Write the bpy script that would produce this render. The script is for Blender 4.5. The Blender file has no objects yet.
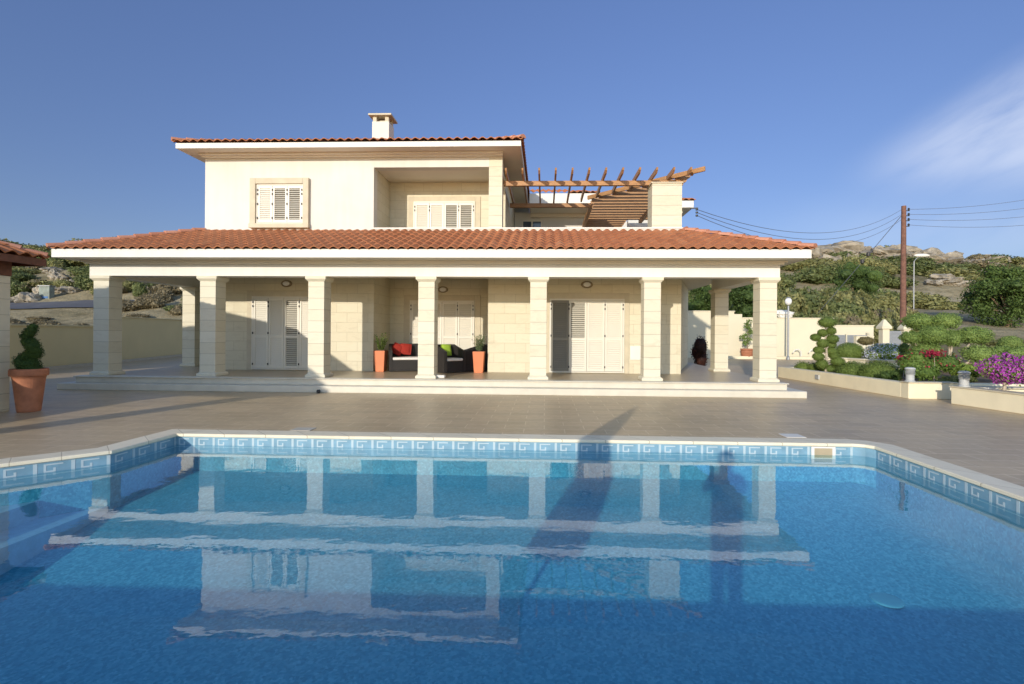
import bpy, math, random
from math import sin, cos, pi, radians, sqrt, atan2, floor
from mathutils import Vector, Matrix, noise
random.seed(7)
S = bpy.context.scene
COL = S.collection

# ------------------------------------------------------------------ camera
F = 500.0; PX = 526.0; HY = 332.0; YAW = radians(2.17); ROLL = radians(0.4); EYE = 1.5
fw = Vector((-sin(YAW), cos(YAW), 0)); r0 = Vector((cos(YAW), sin(YAW), 0)); u0 = Vector((0, 0, 1))
rt = r0 * cos(ROLL) + u0 * sin(ROLL); up = u0 * cos(ROLL) - r0 * sin(ROLL)
cam_d = bpy.data.cameras.new('camera'); cam = bpy.data.objects.new('camera', cam_d); COL.objects.link(cam)
cam.matrix_world = Matrix(((rt.x, up.x, -fw.x, 0), (rt.y, up.y, -fw.y, 0), (rt.z, up.z, -fw.z, EYE), (0, 0, 0, 1)))
cam_d.sensor_width = 36; cam_d.lens = F / 1024 * 36
cam_d.shift_x = (512 - PX) / 1024; cam_d.shift_y = (HY - 342) / 1024
cam_d.clip_start = 0.05; cam_d.clip_end = 3000
S.camera = cam

def at(px, py, Y):
    """world point at depth Y on the sight line of a photograph position (used for survey only)"""
    r = fw + rt * ((px - PX) / F) - up * ((py - HY) / F)
    return r * (Y / r.y) + Vector((0, 0, EYE))

# ------------------------------------------------------------------ world, sun
SUN_EL = radians(13.3); SUN_AZ = radians(19.8)           # direction the light travels: +X,+Y and down
W = bpy.data.worlds.new('World'); S.world = W; W.use_nodes = True
nt = W.node_tree; nt.nodes.clear()
def N(nt, t, **kw):
    n = nt.nodes.new(t)
    for k, v in kw.items():
        if k.startswith('i_'):
            n.inputs[k[2:].replace('_', ' ')].default_value = v
        else: setattr(n, k, v)
    return n
def L(nt, a, b): nt.links.new(a, b)
out = N(nt, 'ShaderNodeOutputWorld'); bg = N(nt, 'ShaderNodeBackground'); bg.inputs['Strength'].default_value = 0.15
sky = N(nt, 'ShaderNodeTexSky'); sky.sky_type = 'NISHITA'; sky.sun_disc = False
sky.sun_elevation = SUN_EL; sky.sun_rotation = SUN_AZ + pi
sky.altitude = 300; sky.air_density = 1.0; sky.dust_density = 0.15; sky.ozone_density = 3.0
# thin cirrus at the right, laid out by direction in the sky
geo = N(nt, 'ShaderNodeTexCoord'); sep = N(nt, 'ShaderNodeSeparateXYZ'); L(nt, geo.outputs['Generated'], sep.inputs[0])
def M(nt, op, a, b=None, c=None, clamp=False):
    n = nt.nodes.new('ShaderNodeMath'); n.operation = op; n.use_clamp = clamp
    for i, v in enumerate((a, b, c)):
        if v is None: continue
        if isinstance(v, (int, float)): n.inputs[i].default_value = v
        else: nt.links.new(v, n.inputs[i])
    return n.outputs[0]
az = M(nt, 'DIVIDE', sep.outputs[0], M(nt, 'MAXIMUM', sep.outputs[1], 0.05))
el = M(nt, 'DIVIDE', sep.outputs[2], M(nt, 'MAXIMUM', sep.outputs[1], 0.05))
cb = N(nt, 'ShaderNodeCombineXYZ')
L(nt, M(nt, 'ADD', M(nt, 'MULTIPLY', az, 1.1), M(nt, 'MULTIPLY', el, 0.5)), cb.inputs[0])
L(nt, M(nt, 'SUBTRACT', M(nt, 'MULTIPLY', el, 5.0), M(nt, 'MULTIPLY', az, 2.6)), cb.inputs[1])
nz = N(nt, 'ShaderNodeTexNoise'); nz.inputs['Scale'].default_value = 1.9; nz.inputs['Detail'].default_value = 9; nz.inputs['Roughness'].default_value = .55
nz.inputs['Distortion'].default_value = .35
L(nt, cb.outputs[0], nz.inputs['Vector'])
def sstep(nt, x, a, b):
    n = nt.nodes.new('ShaderNodeMapRange'); n.interpolation_type = 'SMOOTHSTEP'
    n.inputs['From Min'].default_value = a; n.inputs['From Max'].default_value = b
    nt.links.new(x, n.inputs['Value']); return n.outputs[0]
# upper edge of the bank rises to the right, lower edge is level and soft
line = M(nt, 'SUBTRACT', el, M(nt, 'ADD', M(nt, 'MULTIPLY', az, 0.64), -0.054))
m1 = sstep(nt, line, 0.05, -0.09)
m2 = sstep(nt, el, 0.24, 0.36)
m3 = sstep(nt, az, 0.5, 0.8)
mask = M(nt, 'MULTIPLY', M(nt, 'MULTIPLY', m1, m2), m3)
low = M(nt, 'MULTIPLY', M(nt, 'MULTIPLY', sstep(nt, el, 0.30, 0.20), sstep(nt, el, 0.12, .2)), sstep(nt, az, 0.3, 0.8))
mask = M(nt, 'ADD', mask, M(nt, 'MULTIPLY', low, 0.35))
cl = M(nt, 'MULTIPLY', mask, sstep(nt, nz.outputs[0], 0.12, 0.66), clamp=True)
mx = N(nt, 'ShaderNodeMix', data_type='RGBA'); L(nt, M(nt, 'MULTIPLY', cl, 0.52), mx.inputs['Factor'])
def mixc0(nt, f, a, b):
    n = nt.nodes.new('ShaderNodeMix'); n.data_type = 'RGBA'; nt.links.new(f, n.inputs['Factor']); n.inputs['A'].default_value = (*a, 1); n.inputs['B'].default_value = (*b, 1); return n.outputs['Result']
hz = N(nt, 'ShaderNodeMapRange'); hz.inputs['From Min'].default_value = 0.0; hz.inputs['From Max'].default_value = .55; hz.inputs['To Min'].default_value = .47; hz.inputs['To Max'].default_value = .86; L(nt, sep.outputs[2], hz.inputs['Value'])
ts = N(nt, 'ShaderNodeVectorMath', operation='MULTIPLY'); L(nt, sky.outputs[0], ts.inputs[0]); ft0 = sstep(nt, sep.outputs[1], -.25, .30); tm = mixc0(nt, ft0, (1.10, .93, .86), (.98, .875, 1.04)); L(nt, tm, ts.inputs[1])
ts2 = N(nt, 'ShaderNodeVectorMath', operation='SCALE'); L(nt, ts.outputs[0], ts2.inputs[0]); fr_side = sstep(nt, sep.outputs[1], -.25, .30)      # sky half towards the sun boosted and warmed as added facade fill
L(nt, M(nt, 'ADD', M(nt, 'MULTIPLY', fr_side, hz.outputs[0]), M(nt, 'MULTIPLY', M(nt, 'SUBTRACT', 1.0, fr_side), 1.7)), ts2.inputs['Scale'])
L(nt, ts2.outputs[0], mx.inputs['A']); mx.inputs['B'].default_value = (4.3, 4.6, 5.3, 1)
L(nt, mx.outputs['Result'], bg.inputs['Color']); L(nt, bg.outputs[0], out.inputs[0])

sl = bpy.data.lights.new('sun', 'SUN'); sun = bpy.data.objects.new('sun', sl); COL.objects.link(sun)
sl.energy = 3.0; sl.angle = radians(0.53); sl.color = (1.0, 0.91, 0.78)
d = Vector((sin(SUN_AZ) * cos(SUN_EL), cos(SUN_AZ) * cos(SUN_EL), -sin(SUN_EL)))
sun.rotation_mode = 'QUATERNION'; sun.rotation_quaternion = d.to_track_quat('-Z', 'Y'); sun.location = (-20, -40, 30)
S.view_settings.view_transform = 'Standard'; S.view_settings.look = 'None'; S.view_settings.gamma = 1
S.view_settings.exposure = 0.40
S.render.engine = 'CYCLES'
S.cycles.use_denoising = True; S.cycles.max_bounces = 12; S.cycles.diffuse_bounces = 8; S.cycles.transparent_max_bounces = 8
S.cycles.caustics_reflective = False; S.cycles.caustics_refractive = True
S.cycles.sample_clamp_indirect = 6
S.cycles.blur_glossy = 0.3

# ------------------------------------------------------------------ materials
MATS = {}
def new_mat(name):
    m = bpy.data.materials.new(name); m.use_nodes = True
    nt = m.node_tree; b = nt.nodes['Principled BSDF']; MATS[name] = m
    return m, nt, b
def ramp(nt, x, stops):
    n = nt.nodes.new('ShaderNodeValToRGB'); e = n.color_ramp.elements
    while len(e) < len(stops): e.new(0.5)
    for i, (p, c) in enumerate(stops): e[i].position = p; e[i].color = (*c, 1)
    if x is not None: nt.links.new(x, n.inputs[0])
    return n.outputs[0]
def noise_n(nt, vec, scale, detail=4, rough=.55, dist=0):
    n = nt.nodes.new('ShaderNodeTexNoise'); n.inputs['Scale'].default_value = scale
    n.inputs['Detail'].default_value = detail; n.inputs['Roughness'].default_value = rough; n.inputs['Distortion'].default_value = dist
    if vec is not None: nt.links.new(vec, n.inputs['Vector'])
    return n.outputs[0]
def pos(nt): return nt.nodes.new('ShaderNodeNewGeometry').outputs['Position']
def mixc(nt, f, a, b, mode='MIX'):
    n = nt.nodes.new('ShaderNodeMix'); n.data_type = 'RGBA'; n.blend_type = mode
    for k, v in (('Factor', f), ('A', a), ('B', b)):
        if isinstance(v, (int, float)): n.inputs[k].default_value = v if k == 'Factor' else (v, v, v, 1)
        elif isinstance(v, tuple): n.inputs[k].default_value = (*v, 1)
        else: nt.links.new(v, n.inputs[k])
    return n.outputs['Result']
def bump(nt, b, h, strength=.3, dist=.01):
    n = nt.nodes.new('ShaderNodeBump'); n.inputs['Strength'].default_value = strength; n.inputs['Distance'].default_value = dist
    nt.links.new(h, n.inputs['Height']); nt.links.new(n.outputs[0], b.inputs['Normal'])
def pm(name, c, rough=.7, var=.12, vs=2.5, bs=0, bstr=.2, spec=.35, metal=0, coord='world', dark=None):
    m, nt, b = new_mat(name)
    p = pos(nt) if coord == 'world' else nt.nodes.new('ShaderNodeTexCoord').outputs['Object']
    n = noise_n(nt, p, vs, 6)
    c2 = tuple(x * (1 - var) for x in c) if dark is None else dark; c3 = tuple(min(1, x * (1 + var)) for x in c)
    L(nt, ramp(nt, n, [(.3, c2), (.7, c3)]), b.inputs['Base Color'])
    b.inputs['Roughness'].default_value = rough; b.inputs['Specular IOR Level'].default_value = spec; b.inputs['Metallic'].default_value = metal
    if bs: bump(nt, b, noise_n(nt, p, bs, 4), bstr)
    return m
def stone(name, c1, c2, mort, bw, bh, z0=.32, msize=.006, off=.5, vein=.25, rough=.55):
    m, nt, b = new_mat(name)
    p = pos(nt); s = nt.nodes.new('ShaderNodeSeparateXYZ'); L(nt, p, s.inputs[0])
    c = nt.nodes.new('ShaderNodeCombineXYZ')
    L(nt, M(nt, 'ADD', s.outputs[0], s.outputs[1]), c.inputs[0]); L(nt, M(nt, 'SUBTRACT', s.outputs[2], z0), c.inputs[1])
    br = nt.nodes.new('ShaderNodeTexBrick'); L(nt, c.outputs[0], br.inputs['Vector'])
    br.inputs['Scale'].default_value = 1; br.inputs['Brick Width'].default_value = bw; br.inputs['Row Height'].default_value = bh
    br.inputs['Mortar Size'].default_value = msize; br.inputs['Mortar Smooth'].default_value = .1; br.offset = off
    br.inputs['Color1'].default_value = (*c1, 1); br.inputs['Color2'].default_value = (*c2, 1); br.inputs['Mortar'].default_value = (*mort, 1)
    v = nt.nodes.new('ShaderNodeMapping'); v.inputs['Scale'].default_value = (1, 1, 3.2); L(nt, p, v.inputs[0])
    n = noise_n(nt, v.outputs[0], 2.2, 8, .62, .8)
    L(nt, mixc(nt, vein, br.outputs['Color'], ramp(nt, n, [(.3, (.62, .54, .42)), (.5, (1, .98, .93)), (.72, (.8, .74, .62))]), 'MULTIPLY'), b.inputs['Base Color'])
    b.inputs['Roughness'].default_value = rough; b.inputs['Specular IOR Level'].default_value = .3
    h = M(nt, 'ADD', M(nt, 'MULTIPLY', br.outputs['Fac'], -1.0), M(nt, 'MULTIPLY', noise_n(nt, p, 60, 3), .15))
    bump(nt, b, h, .5, .006)
    return m
render_m = pm('cream_render', (.67, .655, .60), .85, .025, 1.3, 90, .12, .2)
white_m = pm('white_trim', (.74, .72, .665), .6, .02, 2, 60, .05, .3)
soffit_m = pm('soffit_paint', (.72, .67, .56), .8, .04, 1, 0)
def weather(m, amt=.10):
    nt = m.node_tree; b = nt.nodes['Principled BSDF']; src = b.inputs['Base Color'].links[0].from_socket
    mp = nt.nodes.new('ShaderNodeMapping'); mp.inputs['Scale'].default_value = (5, 5, .35); L(nt, pos(nt), mp.inputs[0])
    st = ramp(nt, noise_n(nt, mp.outputs[0], 1.1, 7, .62), [(.36, (.70, .66, .58)), (.56, (1, 1, 1))])
    bl = ramp(nt, noise_n(nt, pos(nt), .55, 5, .55), [(.35, (.93, .92, .90)), (.65, (1, 1, 1))])
    L(nt, mixc(nt, 1.0, mixc(nt, amt, src, st, 'MULTIPLY'), bl, 'MULTIPLY'), b.inputs['Base Color'])
weather(render_m, .11); weather(white_m, .10)
stone_wall = stone('limestone_cladding', (.64, .595, .455), (.60, .55, .41), (.50, .455, .33), .62, .285)
stone_col = stone('limestone_blocks', (.65, .61, .485), (.60, .55, .415), (.42, .385, .29), 7.3, .285, off=.37)
stone_trim = pm('limestone_trim', (.52, .46, .335), .6, .08, 4, 50, .1)
step_m = pm('step_marble', (.58, .54, .445), .4, .07, 3, 0)
shutter_m = pm('shutter_lacquer', (.66, .63, .54), .4, .015, 3)
shutter_dark = pm('shutter_grey_lacquer', (.20, .19, .155), .5, .05, 3)
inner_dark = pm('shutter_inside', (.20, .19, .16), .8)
hinge_m = pm('black_iron', (.03, .03, .03), .5, .2, 9)
glass_m, nt_, b_ = new_mat('window_glass'); b_.inputs['Base Color'].default_value = (.05, .07, .09, 1); b_.inputs['Roughness'].default_value = .06
L(nt_, ramp(nt_, noise_n(nt_, pos(nt_), 1.2), [(.3, (.04, .06, .08)), (.7, (.10, .13, .16))]), b_.inputs['Base Color'])
wood_m, nt_, b_ = new_mat('pergola_wood')
p_ = pos(nt_); mp_ = N(nt_, 'ShaderNodeMapping'); mp_.inputs['Scale'].default_value = (3, 3, 30); L(nt_, p_, mp_.inputs[0])
L(nt_, ramp(nt_, noise_n(nt_, mp_.outputs[0], 1.6, 6, .6, .5), [(.3, (.27, .13, .05)), (.7, (.47, .255, .10))]), b_.inputs['Base Color'])
b_.inputs['Roughness'].default_value = .55
dkwood_m = pm('pavilion_wood', (.13, .045, .025), .5, .3, 8, coord='world')
# roof tiles: tint per tile comes from the mesh
def tile_mat(name, cols, grime=.35):
    m, nt, b = new_mat(name)
    a = N(nt, 'ShaderNodeAttribute'); a.attribute_name = 'tint'
    c = ramp(nt, a.outputs['Fac'], cols)
    n = noise_n(nt, pos(nt), 7, 6, .65)
    c = mixc(nt, grime, c, ramp(nt, n, [(.28, (.48, .42, .38)), (.5, (.95, .95, .95)), (.75, (1, 1, 1))]), 'MULTIPLY')
    L(nt, c, b.inputs['Base Color']); b.inputs['Roughness'].default_value = .75; b.inputs['Specular IOR Level'].default_value = .25
    bump(nt, b, noise_n(nt, pos(nt), 70, 3), .25, .006)
    return m
tile_m = tile_mat('clay_roof_tile', [(0, (.34, .125, .055)), (.45, (.43, .165, .072)), (.8, (.48, .20, .092)), (1, (.51, .27, .15))])
hip_m = tile_mat('clay_ridge_tile', [(0, (.46, .20, .12)), (1, (.60, .30, .20))], .35)
# deck
deck_m, nt_, b_ = new_mat('deck_tiles')
p_ = pos(nt_); br = N(nt_, 'ShaderNodeTexBrick'); L(nt_, p_, br.inputs['Vector'])
br.offset = .5; br.inputs['Scale'].default_value = 1; br.inputs['Brick Width'].default_value = .62; br.inputs['Row Height'].default_value = .31
br.inputs['Mortar Size'].default_value = .007; br.inputs['Mortar Smooth'].default_value = .1
br.inputs['Color1'].default_value = (.57, .445, .275, 1); br.inputs['Color2'].default_value = (.49, .38, .235, 1); br.inputs['Mortar'].default_value = (.70, .58, .40, 1)
n1 = noise_n(nt_, p_, .7, 5, .6); n2 = noise_n(nt_, p_, 9, 6, .6)
c_ = mixc(nt_, .8, br.outputs['Color'], ramp(nt_, n1, [(.3, (.80, .78, .75)), (.7, (1.05, 1.02, 1))]), 'MULTIPLY')
c_ = mixc(nt_, .5, c_, ramp(nt_, n2, [(.3, (.75, .73, .7)), (.6, (1, 1, 1))]), 'MULTIPLY')
L(nt_, c_, b_.inputs['Base Color'])
L(nt_, M(nt_, 'ADD', M(nt_, 'MULTIPLY', n1, .25), .32), b_.inputs['Roughness'])
b_.inputs['Specular IOR Level'].default_value = .35
bump(nt_, b_, M(nt_, 'ADD', M(nt_, 'MULTIPLY', br.outputs['Fac'], -1), M(nt_, 'MULTIPLY', n2, .25)), .35, .004)
# porch floor
porch_m, nt_, b_ = new_mat('porch_tiles')
p_ = pos(nt_); br = N(nt_, 'ShaderNodeTexBrick'); L(nt_, p_, br.inputs['Vector']); br.offset = 0
br.inputs['Scale'].default_value = 1; br.inputs['Brick Width'].default_value = .45; br.inputs['Row Height'].default_value = .45; br.inputs['Mortar Size'].default_value = .005
br.inputs['Color1'].default_value = (.46, .37, .24, 1); br.inputs['Color2'].default_value = (.42, .335, .215, 1); br.inputs['Mortar'].default_value = (.33, .27, .18, 1)
L(nt_, mixc(nt_, .4, br.outputs['Color'], ramp(nt_, noise_n(nt_, p_, 5, 5), [(.3, (.8, .8, .8)), (.7, (1, 1, 1))]), 'MULTIPLY'), b_.inputs['Base Color'])
b_.inputs['Roughness'].default_value = .35
coping_m = stone('coping_stone', (.82, .75, .58), (.77, .69, .52), (.5, .44, .32), .6, 9, vein=.3)
# pool finishes
mos_m, nt_, b_ = new_mat('pool_mosaic')
p_ = pos(nt_); v_ = N(nt_, 'ShaderNodeTexVoronoi'); v_.inputs['Scale'].default_value = 42; L(nt_, p_, v_.inputs['Vector'])
v_.feature = 'F1'; v_.distance = 'CHEBYCHEV'
c_ = ramp(nt_, v_.outputs['Color'], [(0, (.046, .255, .37)), (.45, (.068, .335, .475)), (1, (.155, .47, .61))])
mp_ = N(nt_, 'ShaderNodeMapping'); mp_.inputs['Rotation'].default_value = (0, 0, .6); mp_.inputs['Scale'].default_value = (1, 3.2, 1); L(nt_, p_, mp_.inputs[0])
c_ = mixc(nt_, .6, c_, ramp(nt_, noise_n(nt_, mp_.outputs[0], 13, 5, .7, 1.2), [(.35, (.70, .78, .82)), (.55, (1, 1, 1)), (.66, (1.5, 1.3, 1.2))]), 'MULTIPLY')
L(nt_, c_, b_.inputs['Base Color']); b_.inputs['Roughness'].default_value = .35
band_m = pm('border_tile_blue', (.19, .335, .43), .4, .15, 6, spec=.25)
key_m = pm('border_tile_white', (.43, .53, .57), .4, .05, 6, spec=.25)
# water
wat_m = bpy.data.materials.new('pool_water'); wat_m.use_nodes = True; nt_ = wat_m.node_tree; nt_.nodes.clear()
o_ = N(nt_, 'ShaderNodeOutputMaterial'); tr_ = N(nt_, 'ShaderNodeBsdfTransparent'); tr_.inputs['Color'].default_value = (.73, .94, .965, 1)
gl_ = N(nt_, 'ShaderNodeBsdfGlossy'); gl_.inputs['Roughness'].default_value = .012; gl_.inputs['Color'].default_value = (.92, .95, 1, 1)
gm_ = nt_.nodes.new('ShaderNodeNewGeometry'); dt_ = N(nt_, 'ShaderNodeVectorMath', operation='DOT_PRODUCT'); L(nt_, gm_.outputs['Incoming'], dt_.inputs[0]); L(nt_, gm_.outputs['Normal'], dt_.inputs[1])
fres_ = M(nt_, 'ADD', .045, M(nt_, 'MULTIPLY', .955, M(nt_, 'POWER', M(nt_, 'SUBTRACT', 1.0, M(nt_, 'ABSOLUTE', dt_.outputs['Value'])), 5.0)), clamp=True)
p_ = pos(nt_); mp_ = N(nt_, 'ShaderNodeMapping'); mp_.inputs['Scale'].default_value = (1.0, 1.6, 1); L(nt_, p_, mp_.inputs[0])
h_ = M(nt_, 'ADD', M(nt_, 'MULTIPLY', noise_n(nt_, mp_.outputs[0], .9, 2, .5), 1.0), M(nt_, 'MULTIPLY', noise_n(nt_, mp_.outputs[0], 8, 2, .5), .12))
h_ = M(nt_, 'ADD', h_, M(nt_, 'MULTIPLY', noise_n(nt_, mp_.outputs[0], 3.1, 2, .5), .22))
bp = N(nt_, 'ShaderNodeBump'); bp.inputs['Strength'].default_value = 1; bp.inputs['Distance'].default_value = .0026
L(nt_, h_, bp.inputs['Height']); L(nt_, bp.outputs[0], gl_.inputs['Normal'])
ms_ = N(nt_, 'ShaderNodeMixShader'); L(nt_, fres_, ms_.inputs[0]); L(nt_, tr_.outputs[0], ms_.inputs[1]); L(nt_, gl_.outputs[0], ms_.inputs[2]); L(nt_, ms_.outputs[0], o_.inputs[0])
# foliage
def leaf(name, a, b2, trans=.25, coord_scale=2.0):
    m = bpy.data.materials.new(name); m.use_nodes = True; nt = m.node_tree; b = nt.nodes['Principled BSDF']
    g = nt.nodes.new('ShaderNodeNewGeometry'); oi = nt.nodes.new('ShaderNodeObjectInfo')
    tc = nt.nodes.new('ShaderNodeTexCoord')
    f = M(nt, 'ADD', M(nt, 'MULTIPLY', g.outputs['Random Per Island'], .55), M(nt, 'MULTIPLY', noise_n(nt, tc.outputs['Object'], coord_scale, 3), .35))
    f = M(nt, 'ADD', f, M(nt, 'MULTIPLY', oi.outputs['Random'], .25))
    c = ramp(nt, f, [(.15, a), (.9, b2)])
    L(nt, c, b.inputs['Base Color']); b.inputs['Roughness'].default_value = .6; b.inputs['Specular IOR Level'].default_value = .25
    t = nt.nodes.new('ShaderNodeBsdfTranslucent'); L(nt, c, t.inputs[0])
    ms = nt.nodes.new('ShaderNodeMixShader'); ms.inputs[0].default_value = trans
    o = nt.nodes['Material Output']; L(nt, b.outputs[0], ms.inputs[1]); L(nt, t.outputs[0], ms.inputs[2]); L(nt, ms.outputs[0], o.inputs[0])
    return m
lf_hill = leaf('shrub_olive_leaves', (.11, .12, .04), (.33, .32, .13))
lf_dark = leaf('shrub_dark_leaves', (.06, .085, .03), (.19, .22, .08))
lf_dry = leaf('dry_scrub', (.14, .12, .07), (.30, .25, .15))
lf_clip = leaf('clipped_leaves', (.07, .11, .02), (.19, .26, .06), .2, 6)
lf_juni = leaf('juniper_leaves', (.09, .15, .03), (.24, .33, .09), .2, 5)
lf_tree = leaf('tree_leaves', (.035, .065, .02), (.11, .17, .04))
lf_bright = leaf('bright_leaves', (.12, .19, .03), (.28, .38, .07))
lf_red = leaf('red_flowers', (.22, .012, .03), (.42, .03, .07))
lf_mag = leaf('magenta_flowers', (.26, .02, .26), (.52, .11, .50), .3)
lf_blue = leaf('pale_blue_flowers', (.48, .51, .62), (.74, .76, .82))
lf_maroon = leaf('dark_red_leaves', (.022, .012, .008), (.10, .03, .02))
lf_grey = leaf('rosemary_leaves', (.07, .11, .05), (.19, .24, .11))
bark_m = pm('bark', (.20, .145, .09), .9, .3, 12, 30, .6)
palebark_m = pm('pale_bark', (.42, .36, .27), .9, .2, 12, 30, .4)
terra_m = pm('terracotta', (.37, .145, .075), .75, .18, 7, 60, .15)
terra2_m = pm('orange_planter_glaze', (.62, .20, .085), .5, .05, 4)
soil_m = pm('garden_soil', (.17, .115, .07), .95, .3, 6, 30, .8)
rattan_m, nt_, b_ = new_mat('rattan')
tc = N(nt_, 'ShaderNodeTexCoord'); wv = N(nt_, 'ShaderNodeTexWave'); wv.bands_direction = 'Z'; wv.inputs['Scale'].default_value = 22; wv.inputs['Distortion'].default_value = 2; L(nt_, tc.outputs['Object'], wv.inputs[0])
L(nt_, ramp(nt_, wv.outputs['Fac'], [(0, (.012, .011, .010)), (1, (.05, .045, .042))]), b_.inputs['Base Color']); b_.inputs['Roughness'].default_value = .5
bump(nt_, b_, wv.outputs['Fac'], .6, .01)
cush_w = pm('cushion_white', (.74, .71, .66), .9, .04, 9); cush_r = pm('cushion_red', (.30, .025, .015), .9, .1, 9)
cush_o = pm('cushion_orange', (.60, .13, .04), .9, .1, 9); cush_g = pm('cushion_green', (.34, .50, .05), .9, .08, 9)
metal_m = pm('grey_metal', (.30, .31, .32), .45, .1, 8, metal=.4)
lampgrey_m = pm('painted_grey_metal', (.42, .43, .42), .5, .08, 8)
opal_m = pm('opal_lamp_glass', (.75, .75, .72), .25, .03, 5, spec=.5)
pole_m = pm('pole_timber', (.17, .085, .06), .85, .25, 5, 25, .4)
wire_m = pm('wire', (.12, .13, .16), .6)
rock_m = pm('limestone_rock', (.31, .275, .215), .9, .25, .6, 2, 1.0, dark=(.15, .13, .095))
wall_m = pm('garden_wall_render', (.68, .56, .29), .9, .04, .8, 60, .1)
wall2_m = pm('garden_wall_render_white', (.66, .60, .44), .9, .03, .8, 60, .1)
kerb_m = pm('planter_render', (.74, .66, .47), .85, .06, 2, 60, .1)
strip_m = pm('dark_strip_grey', (.085, .088, .10), .85, .15, 1.5, 60, .3)  # dark grey for the strip on the left slope
fabric_m = pm('parasol_canvas', (.70, .66, .56), .9, .05, 4)
skin_m = pm('skin', (.50, .30, .21), .6, .05, 9); cloth_m = pm('dark_cloth', (.06, .07, .10), .9, .1, 9)
# terrain
ter_m, nt_, b_ = new_mat('dry_hillside')
p_ = pos(nt_)
a_ = noise_n(nt_, p_, .09, 8, .6); b2_ = noise_n(nt_, p_, .9, 8, .65); c2_ = noise_n(nt_, p_, 6, 4, .6)
col = ramp(nt_, a_, [(.34, (.17, .15, .08)), (.46, (.30, .25, .15)), (.62, (.40, .34, .22)), (.76, (.46, .40, .29))])
col = mixc(nt_, .75, col, ramp(nt_, b2_, [(.3, (.45, .45, .38)), (.55, (1, 1, 1)), (.8, (1.15, 1.1, 1.0))]), 'MULTIPLY')
col = mixc(nt_, .5, col, ramp(nt_, c2_, [(.3, (.6, .6, .55)), (.7, (1, 1, 1))]), 'MULTIPLY')
L(nt_, col, b_.inputs['Base Color']); b_.inputs['Roughness'].default_value = .95; b_.inputs['Specular IOR Level'].default_value = .1
bump(nt_, b_, M(nt_, 'ADD', b2_, M(nt_, 'MULTIPLY', c2_, .3)), .9, .25)

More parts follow.
